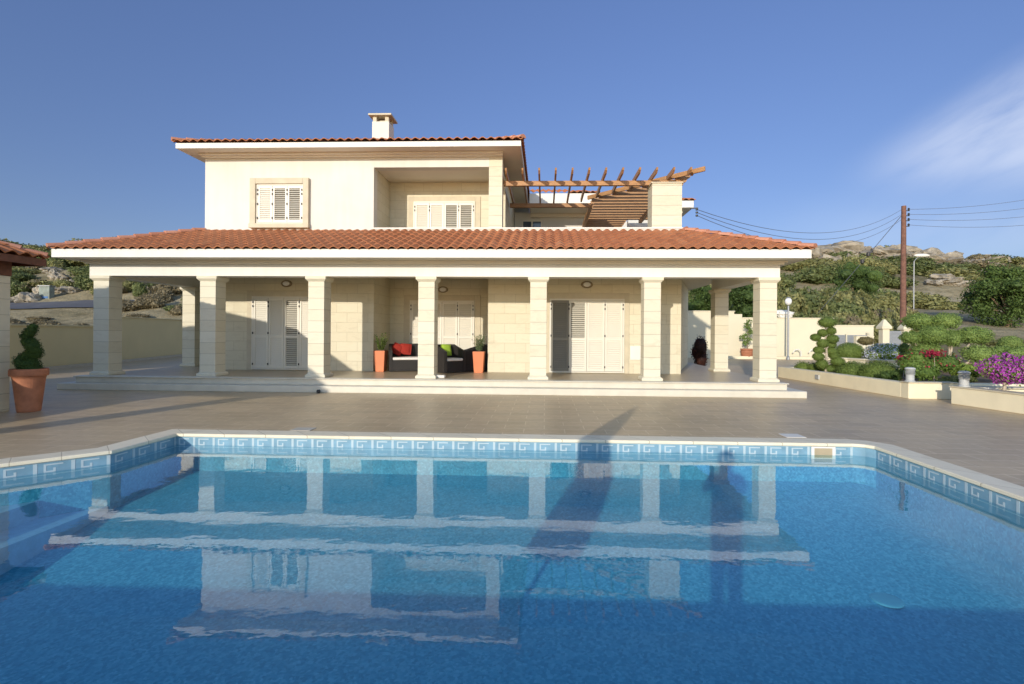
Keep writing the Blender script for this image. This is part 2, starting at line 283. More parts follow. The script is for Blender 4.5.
# ------------------------------------------------------------------ mesh builder
class MB:
    def __init__(s): s.v = []; s.f = []; s.t = []; s.smooth = False
    def box(s, x0, x1, y0, y1, z0, z1):
        n = len(s.v)
        s.v += [(x, y, z) for z in (z0, z1) for y in (y0, y1) for x in (x0, x1)]
        s.f += [tuple(n + i for i in q) for q in ((0, 2, 3, 1), (4, 5, 7, 6), (0, 1, 5, 4), (2, 6, 7, 3), (0, 4, 6, 2), (1, 3, 7, 5))]
        return s
    def hexa(s, pts):   # 8 points: bottom 4 (ccw), top 4
        n = len(s.v); s.v += [tuple(p) for p in pts]
        s.f += [tuple(n + i for i in q) for q in ((3, 2, 1, 0), (4, 5, 6, 7), (0, 1, 5, 4), (1, 2, 6, 5), (2, 3, 7, 6), (3, 0, 4, 7))]
        return s
    def prism(s, poly, z0, z1):
        n = len(s.v); k = len(poly)
        s.v += [(x, y, z0) for x, y in poly] + [(x, y, z1) for x, y in poly]
        s.f += [tuple(n + i for i in reversed(range(k))), tuple(n + k + i for i in range(k))]
        s.f += [(n + i, n + (i + 1) % k, n + k + (i + 1) % k, n + k + i) for i in range(k)]
        return s
    def bar(s, a, b, w, h, upv=(0, 0, 1)):   # rectangular bar between two points
        a = Vector(a); b = Vector(b); d = (b - a).normalized(); sd = d.cross(Vector(upv)).normalized(); u = sd.cross(d)
        o = [sd * (w / 2) * i + u * (h / 2) * j for i, j in ((-1, -1), (1, -1), (1, 1), (-1, 1))]
        n = len(s.v); s.v += [tuple(a + q) for q in o] + [tuple(b + q) for q in o]
        s.f += [(n + 3, n + 2, n + 1, n), (n + 4, n + 5, n + 6, n + 7)] + [(n + i, n + (i + 1) % 4, n + 4 + (i + 1) % 4, n + 4 + i) for i in range(4)]
        return s
    def tube(s, pts, r, k=8, cap=True):
        pts = [Vector(p) for p in pts]; rs = r if isinstance(r, (list, tuple)) else [r] * len(pts)
        n = len(s.v); prev = None
        for i, p in enumerate(pts):
            d = (pts[min(i + 1, len(pts) - 1)] - pts[max(i - 1, 0)]).normalized()
            ref = prev if prev else (Vector((1, 0, 0)) if abs(d.x) < .9 else Vector((0, 1, 0)))
            a = (ref - d * ref.dot(d)).normalized(); b = d.cross(a); prev = a
            for j in range(k):
                t = 2 * pi * j / k; s.v.append(tuple(p + (a * cos(t) + b * sin(t)) * rs[i]))
        for i in range(len(pts) - 1):
            for j in range(k):
                s.f.append((n + i * k + j, n + i * k + (j + 1) % k, n + (i + 1) * k + (j + 1) % k, n + (i + 1) * k + j))
        if cap:
            s.f.append(tuple(n + j for j in reversed(range(k)))); s.f.append(tuple(n + (len(pts) - 1) * k + j for j in range(k)))
        return s
    def lathe(s, prof, c=(0, 0, 0), k=24, sx=1, sy=1):
        n = len(s.v)
        for r, z in prof:
            for j in range(k):
                t = 2 * pi * j / k; s.v.append((c[0] + r * cos(t) * sx, c[1] + r * sin(t) * sy, c[2] + z))
        for i in range(len(prof) - 1):
            for j in range(k):
                s.f.append((n + i * k + j, n + i * k + (j + 1) % k, n + (i + 1) * k + (j + 1) % k, n + (i + 1) * k + j))
        s.f.append(tuple(n + j for j in reversed(range(k)))); s.f.append(tuple(n + (len(prof) - 1) * k + j for j in range(k)))
        return s
    def blob(s, c, r, sub=12, jit=.0, seed=0):   # lumpy ellipsoid
        n = len(s.v); R = sub; K = sub * 2
        for i in range(R + 1):
            ph = pi * i / R
            for j in range(K):
                th = 2 * pi * j / K; dx, dy, dz = sin(ph) * cos(th), sin(ph) * sin(th), cos(ph)
                q = 1 + jit * noise.noise(Vector((dx * 1.7 + seed, dy * 1.7, dz * 1.7 + seed * .37))) + jit * .5 * noise.noise(Vector((dx * 4 + seed, dy * 4, dz * 4)))
                s.v.append((c[0] + r[0] * dx * q, c[1] + r[1] * dy * q, c[2] + r[2] * dz * q))
        for i in range(R):
            for j in range(K):
                s.f.append((n + i * K + j, n + (i + 1) * K + j, n + (i + 1) * K + (j + 1) % K, n + i * K + (j + 1) % K))
        return s
    def leaves(s, blobs, count, size, rmin=.75, rmax=1.08, rnd=None, flat=.5, long=1.6, bumpy=.18, seed=0, floor_z=None):
        rnd = rnd or random
        vol = [b[3] * b[4] + b[4] * b[5] + b[3] * b[5] for b in blobs]; T = sum(vol)
        for b, w in zip(blobs, vol):
            for _ in range(int(count * w / T)):
                z = rnd.uniform(-1, 1); t = rnd.uniform(0, 2 * pi); q = sqrt(1 - z * z); dr = Vector((q * cos(t), q * sin(t), z))
                lump = 1 + bumpy * noise.noise(dr * 2.3 + Vector((b[0] + seed, b[1], b[2]))) * 2
                rr = rnd.uniform(rmin, rmax) * lump
                p = Vector((b[0] + b[3] * dr.x * rr, b[1] + b[4] * dr.y * rr, b[2] + b[5] * dr.z * rr))
                if floor_z is not None and p.z < floor_z: continue
                nrm = (dr + Vector((rnd.gauss(0, 1), rnd.gauss(0, 1), rnd.gauss(0, 1))) * flat).normalized()
                a = nrm.orthogonal().normalized(); a = Matrix.Rotation(rnd.uniform(0, 2 * pi), 3, nrm) @ a; bb = nrm.cross(a)
                sz = size * rnd.uniform(.6, 1.4); n = len(s.v)
                s.v += [tuple(p - a * sz * long * .5), tuple(p + bb * sz * .4), tuple(p + a * sz * long * .5), tuple(p - bb * sz * .4)]
                s.f.append((n, n + 1, n + 2, n + 3))
        return s
    def mesh(s, name, mat, off=(0, 0, 0)):
        me = bpy.data.meshes.new(name)
        me.from_pydata([(x - off[0], y - off[1], z - off[2]) for x, y, z in s.v], [], s.f)
        if s.t:
            at_ = me.attributes.new('tint', 'FLOAT', 'FACE'); at_.data.foreach_set('value', s.t)
        if s.smooth: me.polygons.foreach_set('use_smooth', [True] * len(me.polygons))
        me.materials.append(mat); me.update()
        return me
    def build(s, name, mat, parent=None, origin=None, bevel=0, **tags):
        off = parent_loc(parent)
        if parent is None and origin is not None: off = origin
        o = bpy.data.objects.new(name, s.mesh(name, mat, off)); COL.objects.link(o)
        if parent is not None: o.parent = parent
        elif origin is not None: o.location = origin
        if bevel:
            m = o.modifiers.new('bevel', 'BEVEL'); m.width = bevel; m.segments = 2; m.limit_method = 'ANGLE'
        tag(o, **tags)
        return o
WL = {}
def parent_loc(p): return WL.get(p.name, (0, 0, 0)) if p is not None else (0, 0, 0)
def tag(o, label=None, cat=None, group=None, kind=None):
    if label: o['label'] = label
    if cat: o['category'] = cat
    if group: o['group'] = group
    if kind: o['kind'] = kind
    return o
def empty(name, loc, label, cat, group=None, rz=0):
    o = bpy.data.objects.new(name, None); COL.objects.link(o); o.location = loc; o.rotation_euler = (0, 0, rz)
    o.empty_display_size = .2
    if rz == 0: WL[o.name] = tuple(loc)
    tag(o, label, cat, group); return o
def sub(part, loc): WL[part.name] = loc   # a part with identity transform: its meshes share the thing's offset
KIDS = {}
def copy_tree(o, parent=None):
    c = o.copy(); COL.objects.link(c)
    if parent is not None: c.parent = parent
    for ch in list(o.children): copy_tree(ch, c)
    return c
def child(mb, name, mat, part, **kw):   # sub-part: same coordinates as its part
    if part.name not in WL:
        p = part.parent; WL[part.name] = parent_loc(p)
    return mb.build(name, mat, part, **kw)

# ------------------------------------------------------------------ setting: ground, deck, pool
def interp(tab, y):
    if y <= tab[0][0]: return tab[0][1]
    for (a, za), (b, zb) in zip(tab, tab[1:]):
        if y <= b: t = (y - a) / (b - a); return za + (zb - za) * t
    return tab[-1][1]
RT = [(33, 0), (40, 1.2), (50, 3.0), (65, 5.4), (80, 8.3), (100, 13.5), (120, 18.6), (140, 23.2), (165, 25.0), (240, 25.5), (900, 20)]
LT = [(24, 0.2), (30, 1.2), (36, 2.0), (42, 3.5), (50, 6.4), (58, 9.3), (66, 11.9), (80, 13.2), (140, 14), (240, 15), (900, 15)]
def terr(x, y):
    w = min(1, max(0, (x + 14) / 20)); w = w * w * (3 - 2 * w)
    r = interp(RT, y); r *= 1 - .16 * min(1, max(0, (x / max(y, 1) - .62) / .3))
    z = r * w + interp(LT, y) * (1 - w)
    amp = min(1, max(0, (y - 33) / 40)) if x > -14 else min(1, max(0, (y - 34) / 20))
    z += amp * (1.5 * noise.noise(Vector((x * .035, y * .035, 1))) + .7 * noise.noise(Vector((x * .12, y * .12, 4))) + .25 * noise.noise(Vector((x * .4, y * .4, 7))))
    return z
def inside(x, y): return -27.5 < x < 40 and y < 33.5
g = MB(); ys = [-60, -30, 0, 15, 24, 28, 31, 33, 33.6]
y = 34.5
while y < 900: ys.append(y); y *= 1.022
nx = 190
for yy in ys:
    for i in range(nx + 1):
        a = (i / nx * 2 - 1); x = a * (max(yy, 34) * 1.7 + 25)
        if yy < 34: z = -3.0 if (inside(x, yy)) else (terr(x, yy))
        else: z = terr(x, yy)
        g.v.append((x, yy, z))
for j in range(len(ys) - 1):
    for i in range(nx):
        n = j * (nx + 1) + i; g.f.append((n, n + 1, n + nx + 2, n + nx + 1))
g.smooth = True
g.build('hillside_terrain', ter_m, kind='structure')
WZ = -.15
POOL = [(-5.28, 6.98), (-5.31, 5.93), (-6.9, 4.35), (-6.9, 0.8), (4.44, 0.8), (4.42, 6.83), (4.34, 6.93), (4.20, 6.98)]
def flat_with_hole(outer, hole, z):
    import bmesh
    bm = bmesh.new(); es = []
    for loop in (outer, hole):
        vs = [bm.verts.new((x, y, z)) for x, y in loop]
        es += [bm.edges.new((vs[i], vs[(i + 1) % len(vs)])) for i in range(len(vs))]
    bmesh.ops.triangle_fill(bm, use_beauty=True, use_dissolve=False, edges=es, normal=(0, 0, 1))
    for f in bm.faces:
        if f.normal.z < 0: f.normal_flip()
    return bm
bm = flat_with_hole([(-28, -14), (42, -14), (42, 34), (-28, 34)], [(x, y) for x, y in POOL], 0)
me = bpy.data.meshes.new('pool_deck'); bm.to_mesh(me); bm.free(); me.materials.append(deck_m)
dk = bpy.data.objects.new('pool_deck', me); COL.objects.link(dk); tag(dk, kind='structure')

pool = empty('swimming_pool', (0, 4.5, 0), 'large in-ground swimming pool with blue mosaic lining and greek key border', 'swimming pool')
FZ = -1.0
b = MB()
n = len(POOL)
FTAB = [(.8, -1.06), (3.0, -1.04), (4.2, -.98), (5.2, -.86), (6.1, -.71), (6.98, -.52)]
def fz(y): return interp(FTAB, y)
b.v += [(x, y, .0) for x, y in POOL] + [(x, y, -1.2) for x, y in POOL]
for i in range(n): b.f.append((i, (i + 1) % n, n + (i + 1) % n, n + i))
fy = [.8 + 6.18 * i / 40 for i in range(41)]; n0 = len(b.v)
for yy in fy: b.v += [(-6.9, yy, fz(yy)), (4.44, yy, fz(yy))]
for i in range(40): b.f.append((n0 + 2 * i, n0 + 2 * i + 1, n0 + 2 * i + 3, n0 + 2 * i + 2))
# steps in the left bay
for k, (x1, z) in enumerate(((-6.35, -.42), (-5.95, -.70), (-5.55, -1.0), (-5.15, -1.3))):
    yb = lambda x: min(5.93, 4.35 + (x + 6.9)) - .004
    pass
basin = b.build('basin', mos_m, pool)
b = MB()
for (x1, z) in ((-6.20, -.30), (-5.75, -.46), (-5.318, -.66)):
    ytop = min(5.93, 4.35 + (x1 + 6.9) * (1.58 / 1.59)) - .01
    poly = [(-6.895, 0.805), (x1, 0.805), (x1, ytop), (-6.895, 4.34)] if x1 > -6.89 else None
    b.prism(poly, FZ, z)
b.build('entry_steps', pm('pool_step_mosaic', (.30, .48, .62), .35, .12, 14), pool)
# coping following the edge: outward offset strips
def offset_poly(P, dd):
    out = []; n = len(P); A = sum(P[i][0] * P[(i + 1) % n][1] - P[(i + 1) % n][0] * P[i][1] for i in range(n))
    sg = 1 if A > 0 else -1
    for i in range(n):
        p0 = Vector(P[i - 1]); p1 = Vector(P[i]); p2 = Vector(P[(i + 1) % n])
        d1 = (p1 - p0).normalized(); d2 = (p2 - p1).normalized()
        n1 = Vector((d1.y, -d1.x)) * sg; n2 = Vector((d2.y, -d2.x)) * sg
        m = (n1 + n2); m = m / (m.dot(n1)) if m.length > 1e-6 else n1
        out.append((p1.x + m.x * dd, p1.y + m.y * dd))
    return out
inn = offset_poly(POOL, -.02); inn2 = offset_poly(POOL, -.03); outr = offset_poly(POOL, .28); outr2 = offset_poly(POOL, .285)
b = MB(); n = len(POOL)
rings = [(outr2, .0005), (outr, .014), (inn, .014), (inn2, .006), (inn2, -.022), (inn, -.031), (POOL, -.031)]
for R, z in rings: b.v += [(x, y, z) for x, y in R]
for k in range(len(rings) - 1):
    for i in range(n): b.f.append((k * n + i, k * n + (i + 1) % n, (k + 1) * n + (i + 1) % n, (k + 1) * n + i))
b.build('coping', coping_m, pool)
# tile border: blue band and white key pattern as inlaid tiles
bb = MB(); kb = MB()
def wallbox(mb, p0, d, nrm, s0, s1, z0, z1, t0, t1):
    q = [p0 + d * s + nrm * t for s, t in ((s0, t0), (s1, t0), (s1, t1), (s0, t1))]
    mb.hexa([(v.x, v.y, z0) for v in q] + [(v.x, v.y, z1) for v in q])
for i in range(n):
    p0 = Vector(POOL[i]); p1 = Vector(POOL[(i + 1) % n]); dv = (p1 - p0); Ls = dv.length; dv.normalize()
    if p0.y < 1 and p1.y < 1: continue
    if Ls < .3:
        inw = Vector((dv.y, -dv.x))
        c = (Vector((0, 4)) - p0)
        if inw.dot(c) < 0: inw = -inw
        wallbox(bb, p0, dv, inw, 0, Ls, -.30, -.031, .001, .004); continue
    inw = Vector((dv.y, -dv.x)); c = (Vector((-1, 4)) - p0)
    if inw.dot(c) < 0: inw = -inw
    wallbox(bb, p0, dv, inw, .0, Ls, -.30, -.031, .001, .004)
    k = int(Ls / .285); u = Ls / k
    # skimmer position is left free
    for q in range(k):
        s = q * u
        X = (p0 + dv * (s + u / 2)).x
        if abs(p0.y - 6.98) < .03 and abs(p1.y - 6.98) < .03 and abs(X - 3.80) < .2: continue
        def W_(a, c_, z0, z1): wallbox(kb, p0, dv, inw, s + a * u, s + c_ * u, z0, z1, .0042, .0062)
        W_(.0, .11, -.165, -.042)                       # divider
        W_(.32, .84, -.072, -.057)                      # top bar
        W_(.77, .84, -.15, -.072)                       # right bar
        W_(.52, .77, -.15, -.136); W_(.52, .59, -.136, -.105)
    wallbox(kb, p0, dv, inw, 0, Ls, -.040, -.033, .0042, .0062)
    wallbox(kb, p0, dv, inw, 0, Ls, -.182, -.172, .0042, .0062)
tb = bb.build('tile_border', band_m, pool); child(kb, 'key_pattern', key_m, tb)
sk = MB(); x0 = 3.80
for a in ((x0 - .16, x0 - .12, -.20, -.035), (x0 + .12, x0 + .16, -.20, -.035), (x0 - .12, x0 + .12, -.055, -.035), (x0 - .12, x0 + .12, -.20, -.185)):
    sk.box(a[0], a[1], 6.955, 6.974, a[2], a[3])
sko = sk.build('skimmer', white_m, pool); child(MB().box(x0 - .12, x0 + .12, 6.966, 6.9735, -.185, -.055), 'weir_flap', pm('skimmer_flap', (.42, .34, .22), .5), sko)
dr = MB(); dr.lathe([(.13, 0), (.13, .014), (.11, .018), (.02, .02)], (3.13, 4.68, fz(4.68) - .004), 28)
dr.build('floor_drain', pm('drain_plastic', (.12, .37, .47), .5), pool)
MB().box(3.50, 3.78, 7.36, 7.62, .002, .008).build('skimmer_lid', white_m, None, (3.64, 7.49, .0), label='white skimmer cover set into the deck behind the coping on the right', cat='cover', group='covers in the pool deck')
MB().box(-3.80, -3.50, 7.34, 7.56, .002, .008).build('skimmer_lid', pm('worn_lid', (.50, .47, .40), .6), None, (-3.65, 7.45, .0), label='faded beige cover set into the deck behind the coping on the left', cat='cover', group='covers in the pool deck')
w = MB(); wp = offset_poly(POOL, -.0065); w.v += [(x, y, WZ) for x, y in wp]; w.f.append(tuple(reversed(range(len(wp)))))
wo = w.build('water', wat_m, kind='structure')
if wo.data.polygons[0].normal.z < 0: wo.data.flip_normals()
# ------------------------------------------------------------------ villa
V = empty('villa', (-3, 14.5, 0), 'two-storey cream villa with red tiled roofs and a columned porch', 'house')
WY = 14.5; RY = 16.05; PZ = .32
XL, XR = -10.13, 3.90; RX0, RX1 = -5.03, -1.66
# podium
MB().box(-12.0, 6.1, 11.86, 21.5, 0.001, .16).build('podium_step', step_m, V, bevel=.012)
MB().box(-11.76, 5.76, 12.10, 21.2, .16, .309).build('podium_step', step_m, V, bevel=.012)
MB().box(-11.765, 5.765, 12.096, 21.205, .309, PZ).build('porch_floor', porch_m, V)
MB().box(-11.79, 5.79, 12.06, 12.36, .298, PZ + .004).build('step_nosing', step_m, V, bevel=.01)
# ground-floor walls
def wallpart(name, mat, *boxes):
    m = MB()
    for q in boxes: m.box(*q)
    return m.build(name, mat, V)
ZT = 3.20
wallpart('ground_floor_wall', stone_wall, (XL, RX0, WY, WY + .3, PZ, ZT))
wallpart('ground_floor_wall', stone_wall, (RX1, XR, WY, WY + .3, PZ, ZT))
wallpart('recess_wall', stone_wall, (RX0 - .25, RX0, WY + .3, RY, PZ, ZT), (RX1, RX1 + .25, WY + .3, RY, PZ, ZT), (RX0 - .25, RX1 + .25, RY, RY + .3, PZ, ZT))
wallpart('side_wall', stone_wall, (XL, XL + .3, WY + .3, 22, PZ, ZT))
MB().hexa([(3.60, 14.8, PZ), (3.90, 14.8, PZ), (5.45, 19.3, PZ), (5.15, 19.3, PZ), (3.60, 14.8, ZT), (3.90, 14.8, ZT), (5.45, 19.3, ZT), (5.15, 19.3, ZT)]).build('side_wall', stone_wall, V)
wallpart('rear_wall', render_m, (XL, 5.3, 22.6, 22.9, 0, 5.2))
# porch ceiling, beam, eave
wallpart('porch_ceiling', soffit_m, (-11.75, 5.75, 12.35, 21.0, 3.205, 3.26))
wallpart('porch_beam', white_m, (-11.69, 5.71, 12.40, 12.80, 2.87, 3.204))
wallpart('porch_beam', white_m, (-11.69, -11.29, 12.80, 16.2, 2.868, 3.203))
wallpart('porch_beam', white_m, (5.31, 5.71, 12.80, 16.2, 2.868, 3.203))
EZ0, EZ1 = 3.25, 3.455; EY = 11.78; EXL, EXR = -12.08, 6.14; EYB = 17.0
m = MB()
m.box(EXL, EXR, EY, EY + .04, EZ0, EZ1); m.box(EXL, EXL + .04, EY + .04, EYB, EZ0, EZ1); m.box(EXR - .04, EXR, EY + .04, EYB, EZ0, EZ1)
m.build('fascia', white_m, V, bevel=.006)
m = MB()   # sloped soffit boards + small cove
m.hexa([(EXL + .04, EY + .04, EZ0 + .01), (EXR - .04, EY + .04, EZ0 + .01), (EXR - .04, 12.5, EZ0 + .01), (EXL + .04, 12.5, EZ0 + .01)] + [(EXL + .04, EY + .04, EZ0 + .03), (EXR - .04, EY + .04, EZ0 + .03), (EXR - .04, 12.5, EZ0 + .03), (EXL + .04, 12.5, EZ0 + .03)])
m.box(EXL + .04, -11.8, 12.5, EYB, EZ0 + .01, EZ0 + .03); m.box(5.8, EXR - .04, 12.5, EYB, EZ0 + .01, EZ0 + .03)
m.build('soffit', soffit_m, V)
m = MB(); m.box(-11.75, 5.77, 12.30, 12.36, 3.17, 3.255); m.box(-11.79, 5.81, 12.24, 12.30, 3.215, 3.257)
m.build('cornice', soffit_m, V)
# columns
def column(x, y, mat=stone_col):
    w = .205; m = MB(); m.box(x - w, x + w, y, y + 2 * w, PZ + .10, 2.74); c = m.build('column', mat, V, bevel=.006)
    m = MB(); e = .05
    def fr(z0, z1, a0, a1):
        m.hexa([(x - w - a0, y - a0, z0), (x + w + a0, y - a0, z0), (x + w + a0, y + 2 * w + a0, z0), (x - w - a0, y + 2 * w + a0, z0),
                (x - w - a1, y - a1, z1), (x + w + a1, y - a1, z1), (x + w + a1, y + 2 * w + a1, z1), (x - w - a1, y + 2 * w + a1, z1)])
    fr(2.74, 2.80, .004, .055); fr(2.80, 2.866, .055, .055); child(m, 'capital', mat, c)
    m = MB(); fr(PZ + .001, PZ + .06, .05, .05); fr(PZ + .06, PZ + .10, .05, .003); child(m, 'base', mat, c)
for k in range(7): column(5.44 - 2.803 * k, 12.40)
for x in (-11.45, 5.45): column(x, 15.65)
# shutters
def shutters(x0, x1, z0, z1, y, npan, dark=(), rails=(.46,), name='shutter_door', sill=True, hi=(), proud=.06):
    """frame with hinged louvred leaves standing just proud of the wall at depth y"""
    f = MB(); t = .045; pr = proud
    f.box(x0, x0 + t, y - pr, y - .002, z0, z1); f.box(x1 - t, x1, y - pr, y - .002, z0, z1)
    f.box(x0 + t, x1 - t, y - pr, y - .002, z1 - t, z1); f.box(x0 + t, x1 - t, y - pr, y - .002, z0, z0 + .035)
    fr = f.build(name, shutter_m, V, bevel=.003)
    pw = (x1 - x0 - 2 * t) / npan; hg = MB()
    for k in range(npan):
        a = x0 + t + k * pw + .006; b_ = a + pw - .012; m = MB(); st = .055; ya, yb = y - pr + .006, y - .012
        zb, zt = z0 + .045, z1 - t - .006
        m.box(a, a + st, ya, yb, zb, zt); m.box(b_ - st, b_, ya, yb, zb, zt)
        edges = [zb] + [zb + (zt - zb) * r for r in rails] + [zt]
        m.box(a + st, b_ - st, ya, yb, zb, zb + .07); m.box(a + st, b_ - st, ya, yb, zt - .07, zt)
        spans = []
        for q in range(len(edges) - 1):
            lo = edges[q] + (.07 if q == 0 else .035); hi_ = edges[q + 1] - (.07 if q == len(edges) - 2 else .035)
            spans.append((lo, hi_))
            if q: m.box(a + st, b_ - st, ya, yb, edges[q] - .035, edges[q] + .035)
        opened = k in dark
        for qi, (lo, hi_) in enumerate(spans):
            sp = .058; cnt = int((hi_ - lo) / sp); sp = (hi_ - lo) / cnt
            for i in range(cnt):
                zc = lo + sp * (i + .5)
                fl = (k, qi) in hi
                dy, dz = (.018, .010) if fl else (.011, .024)
                p = [(a + st, y - .034 - dy, zc - dz - .003), (b_ - st, y - .034 - dy, zc - dz - .003), (b_ - st, y - .034 + dy, zc + dz - .003), (a + st, y - .034 + dy, zc + dz - .003)]
                m.hexa(p + [(u, v, w_ + .007) for u, v, w_ in p])
        m.build  # leaf
        lf = child(m, 'shutter_leaf', shutter_dark if opened else shutter_m, fr)
        if opened: lf['label'] = 'dark grey louvred shutter leaf'
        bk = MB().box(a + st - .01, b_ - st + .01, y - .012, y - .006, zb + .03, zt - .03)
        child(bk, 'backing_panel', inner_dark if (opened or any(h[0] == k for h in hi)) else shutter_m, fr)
        xs = [a - .006] if k in (0,) else ([] if k != npan - 1 else [b_ + .006])
        if k in (1, npan - 1) and npan > 2: xs.append(a - .006)
        for hx in xs:
            for zz in (zb + .12, zb + (zt - zb) * .5, zt - .12, zt - .24):
                child(MB().box(hx - .014, hx + .014, y - pr - .02, y - pr - .001, zz - .03, zz + .03), 'hinge', hinge_m, fr)
    return fr
def surround(x0, x1, z0, z1, y, w=.2, top=.2, t=.03, mat=stone_trim, name='stone_surround', bottom=0):
    m = MB(); m.box(x0 - w, x0, y - t, y, z0, z1 + top); m.box(x1, x1 + w, y - t, y, z0, z1 + top); m.box(x0, x1, y - t, y, z1, z1 + top)
    if bottom: m.box(x0, x1, y - t, y, z0, z0 + bottom)
    return m.build(name, mat, V, bevel=.005)
shutters(-8.66, -6.72, PZ + .02, 2.50, WY, 4, rails=(.45,), hi=((2, 1), (2, 0)))
surround(-8.66, -6.72, PZ + .002, 2.50, WY, .16, .17)
shutters(.13, 2.28, PZ + .02, 2.47, WY, 4, dark=(0,), rails=(.45,), hi=((1, 1),))
surround(.13, 2.28, PZ + .002, 2.47, WY, .14, .17)
shutters(-4.37, -2.27, PZ + .02, 2.50, RY, 4, rails=(.45,))
surround(-4.37, -2.27, PZ + .002, 2.50, RY, .2, .17)
MB().box(2.45, 2.82, WY - .03, WY - .001, .72, 1.12).build('wall_panel', white_m, V, bevel=.005)
# upper floor
UZ = 6.56; FL = 3.62
wallpart('upper_wall', render_m, (XL, -5.05, WY, WY + .3, 3.26, UZ), (-5.05, -1.66, WY, WY + .3, 6.30, UZ), (XL, XL + .3, WY + .3, 22.6, 3.26, UZ))
wallpart('balcony_pier', stone_col, (-1.66, -1.27, WY - .004, WY + .39, 4.40, UZ))
wallpart('balcony_wall', stone_wall, (-5.35, -5.05, WY + .3, RY, FL, 6.36), (-5.35, -1.30, RY, RY + .3, FL, 6.36), (-1.55, -1.30, RY + .3, 22.6, FL, UZ))
wallpart('balcony_ceiling', soffit_m, (-5.05, -1.30, WY + .3, RY, 6.32, 6.37))
wallpart('terrace_floor', porch_m, (-5.35, 3.85, WY + .3, 22.5, 3.50, FL))
wallpart('parapet', render_m, (-5.05, 3.90, WY - .002, WY + .2, 3.26, 4.49))
wallpart('parapet_coping', white_m, (-5.05, 3.93, WY - .03, WY + .22, 4.49, 4.53))
wallpart('parapet', render_m, (3.70, 3.90, WY + .2, 22.5, 3.26, 4.49))
wallpart('pergola_pillar', stone_col, (3.05, 3.90, WY - .006, WY + .60, 4.53, 5.80))
wallpart('pillar_cap', stone_trim, (3.02, 3.93, WY - .035, WY + .63, 5.80, 5.835))
shutters(-4.27, -2.28, FL + .05, 5.69, RY, 4, rails=(), hi=((2, 0), (3, 0)))
surround(-4.27, -2.28, FL + .002, 5.69, RY, .18, .17)
# window left
m = MB(); wx0, wx1, wz0, wz1 = -8.72, -6.96, 4.51, 5.98; t = .17
m.box(wx0, wx0 + t, WY - .10, WY, wz0 + .13, wz1); m.box(wx1 - t, wx1, WY - .10, WY, wz0 + .13, wz1); m.box(wx0 + t, wx1 - t, WY - .10, WY, wz1 - t, wz1)
m.box(wx0 - .015, wx1 + .015, WY - .13, WY, wz0, wz0 + .13)
m.build('window_surround', stone_trim, V, bevel=.008)
shutters(wx0 + t + .002, wx1 - t - .002, wz0 + .135, wz1 - t - .002, WY, 3, rails=(), name='shutter_window', hi=((1, 0), (2, 0)), proud=.05)
# upper eave
UX0, UX1, UY0, UY1 = -10.55, -.70, 13.85, 23.6; UZ0, UZ1 = 6.66, 6.81
m = MB(); m.box(UX0, UX1, UY0, UY0 + .04, UZ0, UZ1); m.box(UX0, UX0 + .04, UY0 + .04, UY1, UZ0, UZ1); m.box(UX1 - .04, UX1, UY0 + .04, UY1, UZ0, UZ1)
m.build('fascia', white_m, V, bevel=.005)
m = MB(); m.box(UX0 + .04, UX1 - .04, UY0 + .04, UY1, UZ0 + .01, UZ0 + .03)
m.box(XL - .03, -1.24, WY - .26, WY - .03, 6.62, UZ0 + .009); m.box(XL - .02, -1.25, WY - .14, WY - .01, 6.585, 6.62)
m.box(XL + .002, -1.272, WY + .002, WY + .35, 6.55, 6.66)
m.build('soffit', soffit_m, V)

# ------------------------------------------------------------------ tiled roofs
def tiled_face(mb, o, du, dv, umin, umax, vlen, p=.235, cl=.38, h=.058, seed=1):
    """o: eave origin, du: unit vector along the eave, dv: unit vector up the slope; umin/umax: functions of v"""
    rnd = random.Random(seed); nn = du.cross(dv).normalized()
    if nn.z < 0: nn = -nn
    nseg = 6
    rows = int(math.ceil(vlen / cl))
    for j in range(rows):
        v0 = j * cl; v1 = min(vlen, v0 + cl)
        a0, a1, b0, b1 = umin(v0), umax(v0), umin(v1), umax(v1)
        lo = int(floor(min(a0, b0) / p)); hi = int(math.ceil(max(a1, b1) / p))
        for i in range(lo, hi):
            uc = (i + .5) * p
            tint = min(1, max(0, rnd.gauss(.45, .15)))
            jit = rnd.uniform(-.002, .002)
            us = [i * p + p * k / nseg for k in range(nseg + 1)]
            if us[-1] <= min(a0, b0) or us[0] >= max(a1, b1): continue
            n = len(mb.v)
            def H(u):
                c = .5 + .5 * cos(2 * pi * (u / p - .5)); return h * (c ** .75)
            for (v, lift, A, B) in ((v0, .016, a0, a1), (v1, .002, b0, b1)):
                for u in us:
                    uu = min(max(u, A), B)
                    mb.v.append(tuple(o + du * uu + dv * v + nn * (H(uu) + lift + jit)))
            for k in range(nseg):
                mb.f.append((n + k, n + k + 1, n + nseg + 2 + k, n + nseg + 1 + k)); mb.t.append(tint)
            n2 = len(mb.v)     # butt end of the tile
            for u in us:
                uu = min(max(u, a0), a1); mb.v.append(tuple(o + du * uu + dv * v0 + nn * (H(uu) - .006 + jit)))
            for k in range(nseg):
                mb.f.append((n2 + k, n2 + k + 1, n + k + 1, n + k)); mb.t.append(tint * .8)
